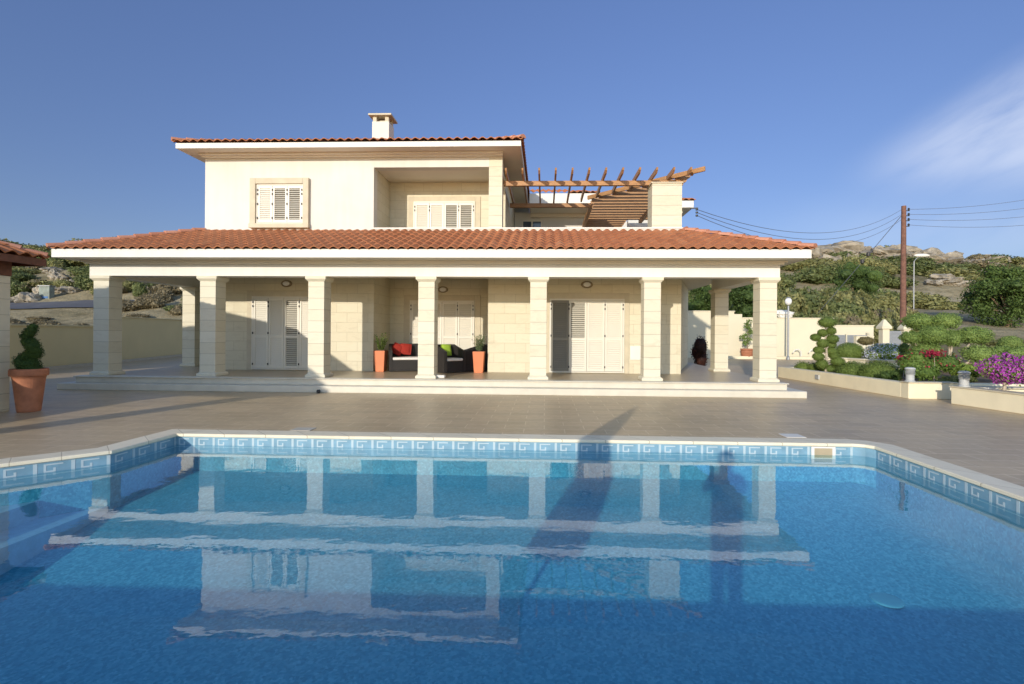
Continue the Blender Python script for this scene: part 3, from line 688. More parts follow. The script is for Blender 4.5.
    # underlay deck so nothing shows through
def hip_line(mb, a, b, r=.085, step=.36, seed=3):
    rnd = random.Random(seed); a = Vector(a); b = Vector(b); dd = (b - a); Ln = dd.length; dd.normalize()
    sd = dd.cross(Vector((0, 0, 1))).normalized(); u = sd.cross(dd); k = int(Ln / step) + 1
    for q in range(k):
        p0 = a + dd * (q * step); p1 = a + dd * min(Ln, (q + 1) * step + .04); r0_, r1_ = r * 1.08, r * .86; n = len(mb.v); t = rnd.random()
        for (pp, rr, lf_) in ((p0, r0_, .02), (p1, r1_, .0)):
            for i in range(9):
                an = pi * i / 8; mb.v.append(tuple(pp + sd * (cos(an) * rr * 1.15) + u * (sin(an) * rr + lf_ - .02)))
        for i in range(8): mb.f.append((n + i, n + i + 1, n + 10 + i, n + 9 + i)); mb.t.append(t)
        mb.f.append(tuple(n + i for i in range(9))); mb.t.append(t * .7)
# lower roof: front face between two hips, plus side faces
ez = EZ1; TZ = 4.43; IX0, IX1, IY = -10.13, 3.96, WY
OX0, OX1, OY = EXL - .05, EXR + .05, EY - .05
low = MB()
run = IY - OY; rise = TZ - ez; sl_ = sqrt(run * run + rise * rise)
dv = Vector((0, run / sl_, rise / sl_))
tiled_face(low, Vector((0, OY, ez)), Vector((1, 0, 0)), dv, lambda v: OX0 + (IX0 - OX0) * v / sl_, lambda v: OX1 + (IX1 - OX1) * v / sl_, sl_, seed=2)
for (ox, ix, sg) in ((OX0, IX0, 1), (OX1, IX1, -1)):
    runx = abs(ix - ox); s2 = sqrt(runx ** 2 + rise ** 2); dvx = Vector((sg * runx / s2, 0, rise / s2))
    tiled_face(low, Vector((ox, 0, ez)), Vector((0, 1, 0)), dvx, lambda v: OY + (IY - OY) * v / s2, lambda v: EYB, s2, seed=5)
lr = low.build('porch_roof', tile_m, V)
hm = MB(); hip_line(hm, (OX0, OY, ez + .04), (IX0, IY, TZ + .05)); child(hm, 'hip_tiles', hip_m, lr); hm = MB(); hip_line(hm, (OX1, OY, ez + .04), (IX1, IY, TZ + .05), seed=9)
child(hm, 'hip_tiles', hip_m, lr)
m = MB(); m.hexa([(OX0 + .1, OY + .1, ez - .03), (OX1 - .1, OY + .1, ez - .03), (IX1, IY, ez - .03), (IX0, IY, ez - .03), (OX0 + .1, OY + .1, ez - .01), (OX1 - .1, OY + .1, ez - .01), (IX1, IY, TZ - .02), (IX0, IY, TZ - .02)])
child(m, 'roof_bed', soffit_m, lr)
# upper hipped roof
upm = MB(); ox0, ox1, oy0, oy1 = UX0 - .06, UX1 + .06, UY0 - .06, UY1 + .05; uz = UZ1 + .02
half = (oy1 - oy0) / 2; slp = math.tan(radians(17)); s3 = half / cos(radians(17)); c17, s17 = cos(radians(17)), sin(radians(17))
tiled_face(upm, Vector((0, oy0, uz)), Vector((1, 0, 0)), Vector((0, c17, s17)), lambda v: ox0 + v * c17, lambda v: ox1 - v * c17, s3, seed=12)
tiled_face(upm, Vector((ox0, 0, uz)), Vector((0, 1, 0)), Vector((c17, 0, s17)), lambda v: oy0 + v * c17, lambda v: oy1 - v * c17, s3 - .05, seed=13)
tiled_face(upm, Vector((ox1, 0, uz)), Vector((0, 1, 0)), Vector((-c17, 0, s17)), lambda v: oy0 + v * c17, lambda v: oy1 - v * c17, s3 - .05, seed=14)
ur = upm.build('upper_roof', tile_m, V)
hm = MB(); cz = uz + half * slp
hip_line(hm, (ox0, oy0, uz + .04), (ox0 + half, oy0 + half, cz + .04)); hip_line(hm, (ox1, oy0, uz + .04), (ox1 - half, oy0 + half, cz + .04), seed=6)
hip_line(hm, (ox0 + half, oy0 + half, cz + .03), (ox1 - half, oy0 + half, cz + .03))
child(hm, 'hip_tiles', hip_m, ur)
# rear wings
def wing(x0, x1, y, z0, z1, yb, depth_wall, seed):
    m = MB(); m.box(x0, x1, y, y + .04, z0, z1); m.box(x1 - .04, x1, y + .04, yb, z0, z1); f = m.build('fascia', white_m, V, bevel=.004)
    m = MB(); m.box(x0, x1 - .04, y + .04, yb, z0 + .01, z0 + .03); m.box(x0, x1 - .35, depth_wall - .18, depth_wall, z0 - .14, z0 + .009); m.build('soffit', soffit_m, V)
    m = MB(); tiled_face(m, Vector((0, y - .05, z1 + .02)), Vector((1, 0, 0)), Vector((0, c17, s17)), lambda v: x0, lambda v: x1 + .06 - min(v, 1.2) * c17, 3.2, seed=seed)
    tiled_face(m, Vector((x1 + .06, 0, z1 + .02)), Vector((0, 1, 0)), Vector((-c17, 0, s17)), lambda v: y - .05 + v * c17, lambda v: yb, 1.2, seed=seed + 1)
    m.build('wing_roof', tile_m, V)
wing(-.62, 1.97, 18.9, 6.36, 6.74, 23, 20.7, 21)
wing(4.05, 5.84, 20.0, 6.47, 6.74, 23, 20.5, 25)
wallpart('wing_wall', render_m, (-1.28, 1.61, 20.7, 20.95, FL, 6.45), (1.36, 1.61, 20.95, 22.6, FL, 6.45))
wallpart('wing_wall', render_m, (2.85, 5.30, 22.45, 22.60, PZ, 6.46), (3.35, 5.30, 20.5, 20.75, PZ, 6.46), (5.05, 5.30, 20.75, 22.6, PZ, 6.46))
m = MB(); m.box(-.98, -.15, 20.64, 20.70, 3.7, 6.14); gw = m.build('wing_window', shutter_m, V)
child(MB().box(-.93, -.60, 20.63, 20.639, 3.8, 6.06), 'pane', glass_m, gw); child(MB().box(-.53, -.20, 20.63, 20.639, 3.8, 6.06), 'pane', glass_m, gw)
# chimney
m = MB(); m.box(-5.82, -5.25, 16.5, 17.05, 6.9, 8.50); ch = m.build('chimney', render_m, V, bevel=.008)
m = MB()
for (a, c_) in ((-5.80, -5.68), (-5.39, -5.27)):
    m.box(a, c_, 16.52, 16.64, 8.50, 8.68); m.box(a, c_, 16.91, 17.03, 8.50, 8.68)
m.box(-5.72, -5.34, 16.68, 16.9, 8.5, 8.6)
m.box(-5.92, -5.15, 16.40, 17.15, 8.68, 8.73)
m.hexa([(-5.90, 16.42, 8.73), (-5.17, 16.42, 8.73), (-5.17, 17.13, 8.73), (-5.90, 17.13, 8.73), (-5.60, 16.72, 8.86), (-5.47, 16.72, 8.86), (-5.47, 16.83, 8.86), (-5.60, 16.83, 8.86)])
child(m, 'chimney_cap', stone_trim, ch)
# electricity bracket at the wing's end
m = MB(); m.bar((5.70, 19.95, 6.42), (5.98, 19.9, 6.42), .04, .04); m.bar((5.88, 19.9, 6.46), (5.88, 19.9, 6.05), .035, .035)
for z in (6.36, 6.24, 6.12): m.lathe([(.02, -.04), (.05, -.03), (.05, .03), (.02, .04)], (5.93, 19.88, z), 8)
m.build('cable_bracket', hinge_m, V)

# ------------------------------------------------------------------ pergola
PG = empty('pergola', (1.5, 15, 3.62), 'wooden pergola with projecting rafters over the upper roof terrace', 'pergola')
pz = 5.96
MB().box(-1.25, 4.0, 14.74, 14.86, 5.82, pz).build('beam', wood_m, PG, bevel=.006)
MB().box(-1.25, 1.55, 17.30, 17.42, 5.82, pz).build('beam', wood_m, PG, bevel=.006)
MB().box(3.66, 3.78, 14.88, 19.9, 5.82, pz - .004).build('beam', wood_m, PG, bevel=.006)
MB().box(1.50, 1.62, 17.44, 20.65, 5.82, pz - .004).build('beam', wood_m, PG, bevel=.006)
MB().bar((4.40, 14.03, 6.06), (1.42, 17.0, 6.06), .06, .13).build('hip_beam', wood_m, PG, bevel=.006)
def rafter(a, b):   # timber with a cut tip at its outer end a
    a = Vector(a); b = Vector(b); dd = (b - a).normalized(); sd = dd.cross(Vector((0, 0, 1))).normalized() * .025
    z0, z1 = Vector((0, 0, -.065)), Vector((0, 0, .065)); cut = dd * .14; u = dd * .03
    prof = [a + z1, b + z1, b + z0, a + cut + z0, a + u + Vector((0, 0, .0))]
    m = MB(); n = 5; m.v += [tuple(p - sd) for p in prof] + [tuple(p + sd) for p in prof]
    m.f += [(0, 1, 2, 3, 4), (9, 8, 7, 6, 5)] + [(i, 5 + i, 5 + (i + 1) % 5, (i + 1) % 5) for i in range(5)]
    m.build('rafter', wood_m, PG)
rz = 6.03
for i in range(12):
    x = -1.13 + .468 * i
    yend = min(17.65, 17.0 - (x - 1.42)) if x > 1.0 else 17.65
    if x > 1.40: yend = 13.93 + (4.50 - x) - .06
    rafter((x, 13.98, rz), (x, max(yend, 14.3), rz))
y = 14.35; k = 0
while y < 22.4:
    xs = 4.50 - (y - 13.93) + .08 if y < 17.0 else 1.56
    rafter((4.22 if y < 20 else 3.3, y, rz + .002), (max(xs, 1.56), y, rz + .002)); y += .40

# ------------------------------------------------------------------ lamps on the walls
def wall_light(x, y, z, label):
    m = MB(); m.lathe([(.02, 0), (.13, 0), (.15, .02), (.12, .05)], (0, 0, 0), 20, 1.15, .7); m.smooth = False
    R = Matrix.Rotation(radians(90), 4, 'X')
    t = empty('wall_light', (x, y, z), label, 'wall lamp', 'oval lamps on the porch wall')
    o = m.build('lamp_rim', pm('lamp_rim_bronze', (.24, .19, .12), .4), None); o.parent = t; o.rotation_euler = (pi / 2, 0, 0)
    g2 = MB(); g2.blob((0, 0, .045), (.11, .07, .035), 8); g2.smooth = True
    o = g2.build('lamp_glass', opal_m, None); o.parent = t; o.rotation_euler = (pi / 2, 0, 0)
wall_light(-7.63, WY - .002, 2.88, 'oval wall lamp above the left shuttered door')
wall_light(-3.30, RY - .002, 2.85, 'oval wall lamp above the door in the recess')
wall_light(1.20, WY - .002, 2.88, 'oval wall lamp above the right door with the grey leaf')

# ------------------------------------------------------------------ porch furniture
def tub_seat(name, wdt, loc, rz, label, cat, cushions):
    t = empty(name, loc, label, cat, None, rz); 
    # U-shaped shell: front opening towards -Y of the thing
    path = []; hw = wdt / 2; D = .38
    path += [(-hw, -D)]; 
    for i in range(9):
        a = pi + (pi / 2) * -i / 8; path.append((-hw + .22 + .22 * cos(a), D - .22 + .22 * sin(a)))
    for i in range(9):
        a = pi / 2 - (pi / 2) * i / 8; path.append((hw - .22 + .22 * cos(a), D - .22 + .22 * sin(a)))
    path += [(hw, -D)]
    m = MB(); th = .09; K = len(path); P = [Vector(p) for p in path]
    for i, p in enumerate(P):
        dd = (P[min(i + 1, K - 1)] - P[max(i - 1, 0)]).normalized(); inn_ = Vector((dd.y, -dd.x))
        q = p + inn_ * th
        fr_ = (p.y + D) / (2 * D); h = .62 + .18 * max(0, min(1, fr_ * 1.3)) ** 1.5
        m.v += [(p.x, p.y, .01), (p.x, p.y, h - .02), (p.x + inn_.x * .02, p.y + inn_.y * .02, h), (q.x - inn_.x * .02, q.y - inn_.y * .02, h), (q.x, q.y, h - .02), (q.x, q.y, .01)]
    for i in range(K - 1):
        for j in range(6): m.f.append((i * 6 + j, i * 6 + (j + 1) % 6, (i + 1) * 6 + (j + 1) % 6, (i + 1) * 6 + j))
    m.f.append(tuple(range(6))[::-1]); m.f.append(tuple((K - 1) * 6 + j for j in range(6)))
    o = m.build('shell', rattan_m, None); o.parent = t
    m = MB(); m.box(-hw + .08, hw - .08, -D + .012, D - .08, .02, .33); o = m.build('seat_base', rattan_m, None, bevel=.01); o.parent = t
    m = MB(); m.box(-hw + .10, hw - .10, -D - .01, D - .11, .335, .415); o = m.build('seat_cushion', cush_w, None, bevel=.03); o.parent = t
    for (cx, tilt, mat, lab) in cushions:
        m = MB(); n_ = 8
        for i in range(n_ + 1):
            for j in range(n_ + 1):
                u, v = i / n_ * 2 - 1, j / n_ * 2 - 1; th_ = .07 * (1 - u ** 4) * (1 - v ** 4) + .004
                m.v.append((u * .17 * (1 - .05 * v * v), -th_, v * .17 * (1 - .05 * u * u)))
        nn_ = len(m.v); m.v += [(x, -y, z) for x, y, z in m.v]
        for i in range(n_):
            for j in range(n_):
                a = i * (n_ + 1) + j; m.f.append((a, a + n_ + 1, a + n_ + 2, a + 1)); m.f.append((nn_ + a, nn_ + a + 1, nn_ + a + n_ + 2, nn_ + a + n_ + 1))
        for i in range(n_):
            for (a, c_) in ((i * (n_ + 1), (i + 1) * (n_ + 1)), ((i + 1) * (n_ + 1) + n_, i * (n_ + 1) + n_), (i + 1, i), (n_ * (n_ + 1) + i, n_ * (n_ + 1) + i + 1)): m.f.append((a, c_, c_ + nn_, a + nn_))
        m.smooth = True
        o = m.build('throw_cushion', mat, None, origin=(0, 0, 0), label=lab); o['label'] = lab
        cu = bpy.data.objects.new('cushion_holder', None) if False else None
        tag(o, lab, 'cushion', 'cushions on the rattan seats')
        o.matrix_world = Matrix.Translation(loc) @ Matrix.Rotation(rz, 4, 'Z') @ Matrix.Translation((cx, .13, .64)) @ Matrix.Rotation(radians(-18), 4, 'X') @ Matrix.Rotation(tilt, 4, 'Y')
    return t
tub_seat('rattan_sofa', 1.30, (-4.0, 14.85, PZ), radians(19), 'dark rattan sofa with red cushions on a white seat, partly behind the fourth column', 'sofa',
         [(-.40, .5, cush_r, 'red throw cushion leaning in the left corner of the rattan sofa'), (-.16, .12, cush_r, 'red throw cushion lying upright beside the corner cushion on the sofa'), (.40, -.2, cush_o, 'orange throw cushion at the right end of the rattan sofa')])
tub_seat('rattan_armchair', .72, (-2.80, 14.45, PZ), radians(42), 'dark rattan tub armchair with a lime green cushion', 'armchair', [(0, .05, cush_g, 'lime green throw cushion on the rattan armchair')])
tub_seat('rattan_armchair', .70, (-2.03, 14.95, PZ), radians(-75), 'dark rattan armchair half hidden behind the right orange planter', 'armchair', [])
def tall_planter(x, y, label, pl_label, spiky):
    t = empty('tall_planter', (x, y, PZ), label, 'planter', 'tall orange planters beside the recess')
    m = MB(); a, c_ = .125, .165
    m.hexa([(-a, -a, 0), (a, -a, 0), (a, a, 0), (-a, a, 0), (-c_, -c_, .61), (c_, -c_, .61), (c_, c_, .61), (-c_, c_, .61)])
    o = m.build('pot', terra2_m, None, bevel=.008); o.parent = t
    o = MB().box(-.14, .14, -.14, .14, .606, .616).build('soil', soil_m, None); o.parent = t
    m = MB(); rnd = random.Random(int(x * 100))
    pr = empty('potted_shrub', (x, y, PZ + .61), pl_label, 'plant')
    for _ in range(46):
        a = rnd.uniform(0, 2 * pi); ln = rnd.uniform(.28, .52) * (1 if spiky else .95); lean = rnd.uniform(.03, .24)
        tip = Vector((cos(a) * lean, sin(a) * lean, ln)); st = Vector((cos(a) * .05, sin(a) * .05, 0))
        for q in range(26):
            f = rnd.uniform(.05, 1); p = st.lerp(tip, f) + Vector((rnd.gauss(0, .012), rnd.gauss(0, .012), 0)); dr = Vector((rnd.gauss(0, 1), rnd.gauss(0, 1), .9)).normalized() * .042
            s_ = dr.cross(Vector((rnd.random(), rnd.random(), rnd.random()))).normalized() * .009; n = len(m.v)
            m.v += [tuple(p), tuple(p + dr * .5 + s_), tuple(p + dr), tuple(p + dr * .5 - s_)]; m.f.append((n, n + 1, n + 2, n + 3))
    o = m.build('foliage', lf_clip if spiky else lf_grey, None); o.parent = pr
    m = MB(); 
    for q in range(7):
        a = q * .9; m.tube([(0, 0, -.02), (cos(a) * .06, sin(a) * .06, .2), (cos(a) * .12, sin(a) * .12, .36)], [.007, .005, .003], 5)
    o = m.build('stem', bark_m, None); o.parent = pr
tall_planter(-4.78, 14.42, 'tall tapered orange planter at the left of the rattan sofa', 'green feathery shrub in the left orange planter', True)
tall_planter(-1.90, 14.38, 'tall tapered orange planter right of the armchairs against the wall corner', 'grey-green rosemary-like shrub in the right orange planter', False)
m = MB(); m.box(-2.78, -2.52, 12.50, 12.68, PZ + .002, PZ + .075); m.build('door_stop', white_m, None, (-2.65, 12.59, PZ + .002), bevel=.02, label='small white block on the porch floor beside the middle column', cat='block')
m = MB(); m.lathe([(.03, 0), (.05, .02), (.05, .07), (.03, .09)], (0, 0, 0), 12); m.build('step_light', hinge_m, None, (-5.45, 11.93, .16), label='small black fitting on the lower porch step', cat='spotlight') if False else None
b = MB(); b.lathe([(.025, 0), (.045, .02), (.045, .06), (.03, .08)], (-5.42, 11.80, 0.001), 12)
b.build('spotlight', hinge_m, None, (-5.42, 11.80, .001), label='small black ground fitting at the foot of the porch step', cat='spotlight')

# ------------------------------------------------------------------ left pavilion, pot, wall
PV = empty('pavilion', (-12.8, 4.8, 0), 'tile-roofed garden pavilion with dark timber beams at the left edge', 'pavilion')
PX0, PX1, PY0, PY1 = -16.9, -9.74, 1.2, 8.75
for (x, y) in ((PX1 - .42, PY1 - .42), (PX1 - .42, PY0), (PX0, PY0), (PX0, PY1 - .42)):
    MB().box(x, x + .42, y, y + .42, .001, 2.45).build('post', stone_col, PV, bevel=.006)
m = MB(); m.box(PX0 - .08, PX1 + .03, PY1 - .36, PY1 + .0, 2.451, 2.72); m.build('beam', dkwood_m, PV, bevel=.008); m = MB(); m.box(PX0 - .08, PX1 + .03, PY0, PY0 + .3, 2.451, 2.72); m.build('beam', dkwood_m, PV, bevel=.008)
m = MB(); m.box(PX1 - .30, PX1 + .02, PY0 + .3, PY1 - .36, 2.451, 2.719); m.build('beam', dkwood_m, PV, bevel=.008); m = MB(); m.box(PX0 - .05, PX0 + .25, PY0 + .3, PY1 - .36, 2.451, 2.719); m.build('beam', dkwood_m, PV, bevel=.008)
MB().box(PX0 + .42, PX1 - .45, PY1 - .3, PY1 - .1, .001, 2.45).build('back_wall', render_m, PV)
MB().box(PX1 - .40, PX1 - .18, PY0 + .42, PY1 - .42, .001, .97).build('counter', stone_wall, PV, bevel=.01)
ex0, ex1, ey0, ey1 = -17.7, -9.30, .55, 8.98; ezp = 2.80; hy = (ey1 - ey0) / 2; ta = math.atan(.40); ca, sa = cos(ta), sin(ta); sv = hy / ca
m = MB(); b2 = .03
m.hexa([(ex0 + .04, ey0 + .04, 2.73), (ex1 - .04, ey0 + .04, 2.73), (ex1 - .04, ey1 - .04, 2.73), (ex0 + .04, ey1 - .04, 2.73), (ex0 + hy, ey0 + hy - .01, 2.75 + hy * .40), (ex1 - hy, ey0 + hy - .01, 2.75 + hy * .40), (ex1 - hy, ey0 + hy + .01, 2.75 + hy * .40), (ex0 + hy, ey0 + hy + .01, 2.75 + hy * .40)])
pr_ = m.build('roof', dkwood_m, PV)
m = MB(); m.box(ex1 - .03, ex1 + .0, ey0, ey1, 2.66, 2.79); m.box(ex0, ex1 - .03, ey1 - .03, ey1, 2.66, 2.79); m.box(ex0, ex1 - .03, ey0, ey0 + .03, 2.66, 2.79); child(m, 'barge_board', dkwood_m, pr_)
m = MB()
tiled_face(m, Vector((0, ey0 - .04, ezp)), Vector((1, 0, 0)), Vector((0, ca, sa)), lambda v: ex0 + v * ca, lambda v: ex1 - v * ca, sv, seed=31)
tiled_face(m, Vector((0, ey1 + .04, ezp)), Vector((1, 0, 0)), Vector((0, -ca, sa)), lambda v: ex0 + v * ca, lambda v: ex1 - v * ca, sv, seed=32)
tiled_face(m, Vector((ex1 + .04, 0, ezp)), Vector((0, 1, 0)), Vector((-ca, 0, sa)), lambda v: ey0 + v * ca, lambda v: ey1 - v * ca, sv, seed=33)
tiled_face(m, Vector((ex0 - .04, 0, ezp)), Vector((0, 1, 0)), Vector((ca, 0, sa)), lambda v: ey0 + v * ca, lambda v: ey1 - v * ca, sv, seed=34)
child(m, 'roof_tiles', tile_m, pr_)
m = MB(); hip_line(m, (ex1, ey1, ezp + .03), (ex1 - hy, ey1 - hy, ezp + .03 + hy * .4)); hip_line(m, (ex1, ey0, ezp + .03), (ex1 - hy, ey0 + hy, ezp + .03 + hy * .4)); child(m, 'hip_tiles', hip_m, pr_)

t = empty('terracotta_pot', (-9.27, 8.70, 0), 'large terracotta pot holding a spiral topiary beside the pavilion post', 'plant pot')
m = MB(); m.lathe([(.155, 0), (.165, .02), (.225, .60), (.235, .64), (.262, .65), (.268, .68), (.268, .75), (.258, .775), (.235, .775), (.23, .70), (.1, .69)], (-9.32, 8.70, .001), 36); m.smooth = False
m.build('pot', terra_m, t); MB().lathe([(.225, .70), (.225, .72)], (-9.32, 8.70, 0), 24).build('soil', soil_m, t)
t = empty('spiral_topiary', (-9.27, 8.70, .72), 'clipped dark green spiral topiary growing in the large terracotta pot', 'topiary')
m = MB(); bl = []
pts = [(0.02, 0, .08, .20), (-.02, 0, .16, .22), (-.10, 0, .22, .20), (-.03, .02, .30, .17), (.06, .03, .36, .17), (.13, .0, .42, .14), (.10, -.02, .50, .15), (.02, .0, .56, .15), (-.07, .03, .60, .13), (-.06, 0, .68, .12), (.0, 0, .74, .12), (.05, 0, .80, .11), (.09, 0, .86, .09)]
for dx, dy, dz, r in pts:
    bl.append((-9.32 + dx * .8, 8.70 + dy, .70 + dz * .97, r * .78, r * .78, r * .62))
for q in bl: m.blob(q[:3], (q[3] * .88, q[4] * .88, q[5] * .88), 8)
m.leaves(bl, 11000, .014, .86, 1.14, random.Random(2)); m.build('foliage', leaf('topiary_dark_leaves', (.02, .05, .012), (.07, .13, .03)), t)
MB().tube([(-9.32, 8.70, .70), (-9.32, 8.70, 1.3)], .015, 6).build('trunk', bark_m, t)

def wall_run(name, pts, hgt, th, mat, label, cat='wall', cap=True, capm=None, base=0.001):
    t = empty(name, (pts[0][0], pts[0][1], 0), label, cat)
    m = MB(); c2 = MB()
    for (p, q) in zip(pts, pts[1:]):
        p = Vector(p); q = Vector(q); dd = (q - p).normalized(); nn = Vector((-dd.y, dd.x)) * th / 2; e = nn * 1.35
        m.prism([tuple(p - nn), tuple(q - nn), tuple(q + nn), tuple(p + nn)], base, hgt)
        c2.prism([tuple(p - e), tuple(q - e), tuple(q + e), tuple(p + e)], hgt, hgt + .06)
    m.build('wall', mat, t)
    if cap: c2.build('coping', capm or mat, t, bevel=.01)
    return t
wall_run('garden_wall', [(-17.3, 13.5), (-19.2, 21.3)], 1.58, .22, wall_m, 'low yellow rendered garden wall behind the spiral topiary, the nearer run')
wall_run('garden_wall', [(-19.25, 21.4), (-21.0, 28.6), (-21.2, 33.4)], 2.02, .22, wall_m, 'taller yellow rendered garden wall seen through the left end of the porch')
# footing strip
MB().prism([(-17.1, 13.5), (-16.96, 13.5), (-18.86, 21.3), (-20.66, 28.6), (-20.8, 28.6), (-19.0, 21.3)], .001, .11).build('kerb', stone_trim, None, kind='structure')

# ------------------------------------------------------------------ right garden: walls and beds
WYB = 31.0
def zx(px, py, Y): v = at(px, py, Y); return v.x, v.z
xa = zx(690, 340, WYB)[0]; xb = zx(734, 340, WYB)[0]; xc = zx(742, 340, WYB)[0]; xd = zx(833, 340, WYB)[0]; xe = zx(879, 340, WYB)[0]
z1 = zx(705, 311.5, WYB)[1]; z2 = zx(738, 316.5, WYB)[1]; z3 = zx(790, 318.5, WYB)[1]; z4 = zx(855, 326.5, WYB)[1]
t = empty('garden_wall', ((xa + xd) / 2, WYB, 0), 'stepped cream garden wall running along the drive behind the lamp post', 'wall')
m = MB(); m.box(2.0, xb, WYB, WYB + .25, .001, z1); m.box(xb, xc, WYB, WYB + .25, .001, (z1 + z2) / 2); m.box(xc, xd, WYB, WYB + .25, .001, z3)
m.build('wall', wall2_m, t)
m = MB(); m.box(2.0, xb + .04, WYB - .04, WYB + .29, z1, z1 + .05); m.box(xc - .02, xd + .04, WYB - .04, WYB + .29, z3, z3 + .05); m.build('coping', wall2_m, t)
t = empty('garden_wall', ((xd + xe) / 2, WYB + 3, 0), 'lower cream garden wall behind the grey side gate', 'wall')
m = MB(); m.box(xd - .5, xe + 1.6, WYB + 3, WYB + 3.25, .001, z4 + .08); m.build('wall', wall2_m, t); m = MB(); m.box(xd - .5, xe + 1.64, WYB + 2.96, WYB + 3.29, z4 + .08, z4 + .14); m.build('coping', wall2_m, t)
MB().box(9.2, 18.6, 29.9, 30.3, .001, .16).build('kerb', kerb_m, None, kind='structure')
# side gate panels
t = empty('side_gate', (xd + 1, WYB + .8, 0), 'grey panelled metal side gate in the cream wall behind the round bush', 'gate')
gx0 = xd + .05; gx1 = zx(866, 340, WYB + 1)[0]
m = MB(); mid = (gx0 + gx1) / 2
m.box(gx0, mid - .03, WYB + .9, WYB + .98, .3, 1.45); m.box(mid + .03, gx1, WYB + .9, WYB + .98, .3, 1.45); m.build('gate_leaf', metal_m, t, bevel=.02)
m = MB(); m.box(gx0 - .1, gx0, WYB + .85, WYB + 1.05, .001, 1.6); m.box(gx1, gx1 + .1, WYB + .85, WYB + 1.05, .001, 1.6); m.box(mid - .03, mid + .03, WYB + .85, WYB + 1.0, .001, 1.5); m.build('gate_frame', wall2_m, t)
# gate pillars
def gate_pillar(px, Y, top, w, label):
    x = zx(px, 340, Y)[0]; zt = zx(px, top, Y)[1]
    t = empty('gate_pillar', (x, Y, 0), label, 'pillar', 'gate pillars with pointed caps')
    m = MB(); m.box(x - w, x + w, Y - w, Y + w, .001, zt - .55); m.build('shaft', wall2_m, t, bevel=.01)
    m = MB(); e = w + .09; m.box(x - e, x + e, Y - e, Y + e, zt - .55, zt - .42)
    m.hexa([(x - e, Y - e, zt - .42), (x + e, Y - e, zt - .42), (x + e, Y + e, zt - .42), (x - e, Y + e, zt - .42), (x - .05, Y - .05, zt), (x + .05, Y - .05, zt), (x + .05, Y + .05, zt), (x - .05, Y + .05, zt)])
    m.build('cap', wall2_m, t, bevel=.01)
gate_pillar(884, 30, 319.5, .19, 'nearer cream gate pillar with a pointed cap above the blue flowers')
gate_pillar(905, 32, 321, .19, 'cream gate pillar with a pointed cap beside the utility pole')
t = empty('front_gate', (zx(894, 345, 31)[0], 31, 0), 'grey metal gate between the two cream pillars', 'gate')
gx0 = zx(889, 345, 31)[0]; gx1 = zx(901, 345, 31)[0]
MB().box(gx0, gx1, 31.0, 31.06, .1, zx(894, 334, 31)[1]).build('gate_leaf', metal_m, t)
MB().box(gx0, gx1, 30.98, 31.08, zx(894, 334, 31)[1], zx(894, 331, 31)[1]).build('gate_rail', metal_m, t)
x = zx(877, 345, 29.6)[0]
wall_run('pillar_wing_wall', [(x - 1.0, 30), (x + .0, 30)], 1.35, .25, wall2_m, 'short cream wall stub left of the nearer gate pillar')
# raised bed A (near, long) with its rendered edge
t = empty('raised_bed', (9, 14, 0), 'long raised garden bed with low cream edging beside the porch', 'raised bed')
A_ = [(8.49, 12.0), (10.9, 12.0)]
outer = [(7.95, 17.6), (8.06, 17.4), (8.49, 12.0), (13.0, 12.0), (13.0, 19.2), (9.2, 19.6), (7.95, 17.6)]
m = MB()
def kerbline(m, pts, h, th):
    for (p, q) in zip(pts, pts[1:]):
        p = Vector(p); q = Vector(q); dd = (q - p).normalized(); nn = Vector((-dd.y, dd.x)) * th
        m.prism([tuple(p), tuple(q), tuple(q + nn), tuple(p + nn)], .001, h)
kerbline(m, [(13.0, 12.0), (8.49, 12.0)][::-1], .37, .25)
m.prism([(8.49, 12.25), (8.74, 12.25), (8.30, 17.4), (8.06, 17.4)], .001, .365)
m.prism([(8.065, 17.40), (24, 17.40), (24, 17.6), (8.05, 17.6)], .001, .36)
m.build('edging', kerb_m, t, bevel=.012)
m = MB(); m.box(8.49 - .02, 9.6, 11.97, 12.27, .371, .395); m.build('edging_cap', stone_trim, t, bevel=.005)
m = MB(); m.prism([(8.74, 12.25), (24, 12.25), (24, 17.4), (8.30, 17.4)], .01, .30); m.build('soil', soil_m, t)
t = empty('raised_bed', (9.5, 10.6, 0), 'near raised garden bed with a stone-capped cream edging at the right edge', 'raised bed')
m = MB(); kerbline(m, [(9.45, 7.8), (8.86, 11.25)], .36, -.25); m.prism([(8.86, 11.25), (9.1, 11.0), (24, 11.0), (24, 11.25)], .001, .35); m.build('edging', kerb_m, t, bevel=.012)
m = MB(); kerbline(m, [(9.43, 7.8), (8.835, 11.28)], .39, -.30); m2 = MB()
for v in m.v: pass
m2.prism([(9.43, 7.8), (8.835, 11.28), (9.14, 11.28), (9.74, 7.8)], .361, .392); m2.prism([(9.14, 10.98), (24, 10.98), (24, 11.28), (9.14, 11.28)], .361, .391) ; m2.build('edging_cap', stone_trim, t, bevel=.005)
m = MB(); m.prism([(9.1, 11.0), (9.68, 7.8), (24, 7.8), (24, 11.0)], .01, .30); m.build('soil', soil_m, t)
# bed B retaining wall behind the balls, curved
pts = []
for (px, py, Y) in ((836, 365, 21.6), (850, 365, 21.2), (868, 365, 20.4), (884, 366, 19.9), (905, 366, 19.9), (915, 366, 20)):
    pts.append((at(px, py, Y).x, Y))
t = wall_run('retaining_wall', pts, .46, .25, wall2_m, 'low curved cream retaining wall below the blue flowering shrub', 'wall')
m = MB(); m.prism([(p[0], p[1] + .1) for p in pts] + [(40, 20.1), (40, 28), (pts[0][0] + 4.5, 28)], .002, .42); m.build('garden_soil', soil_m, None, kind='structure')

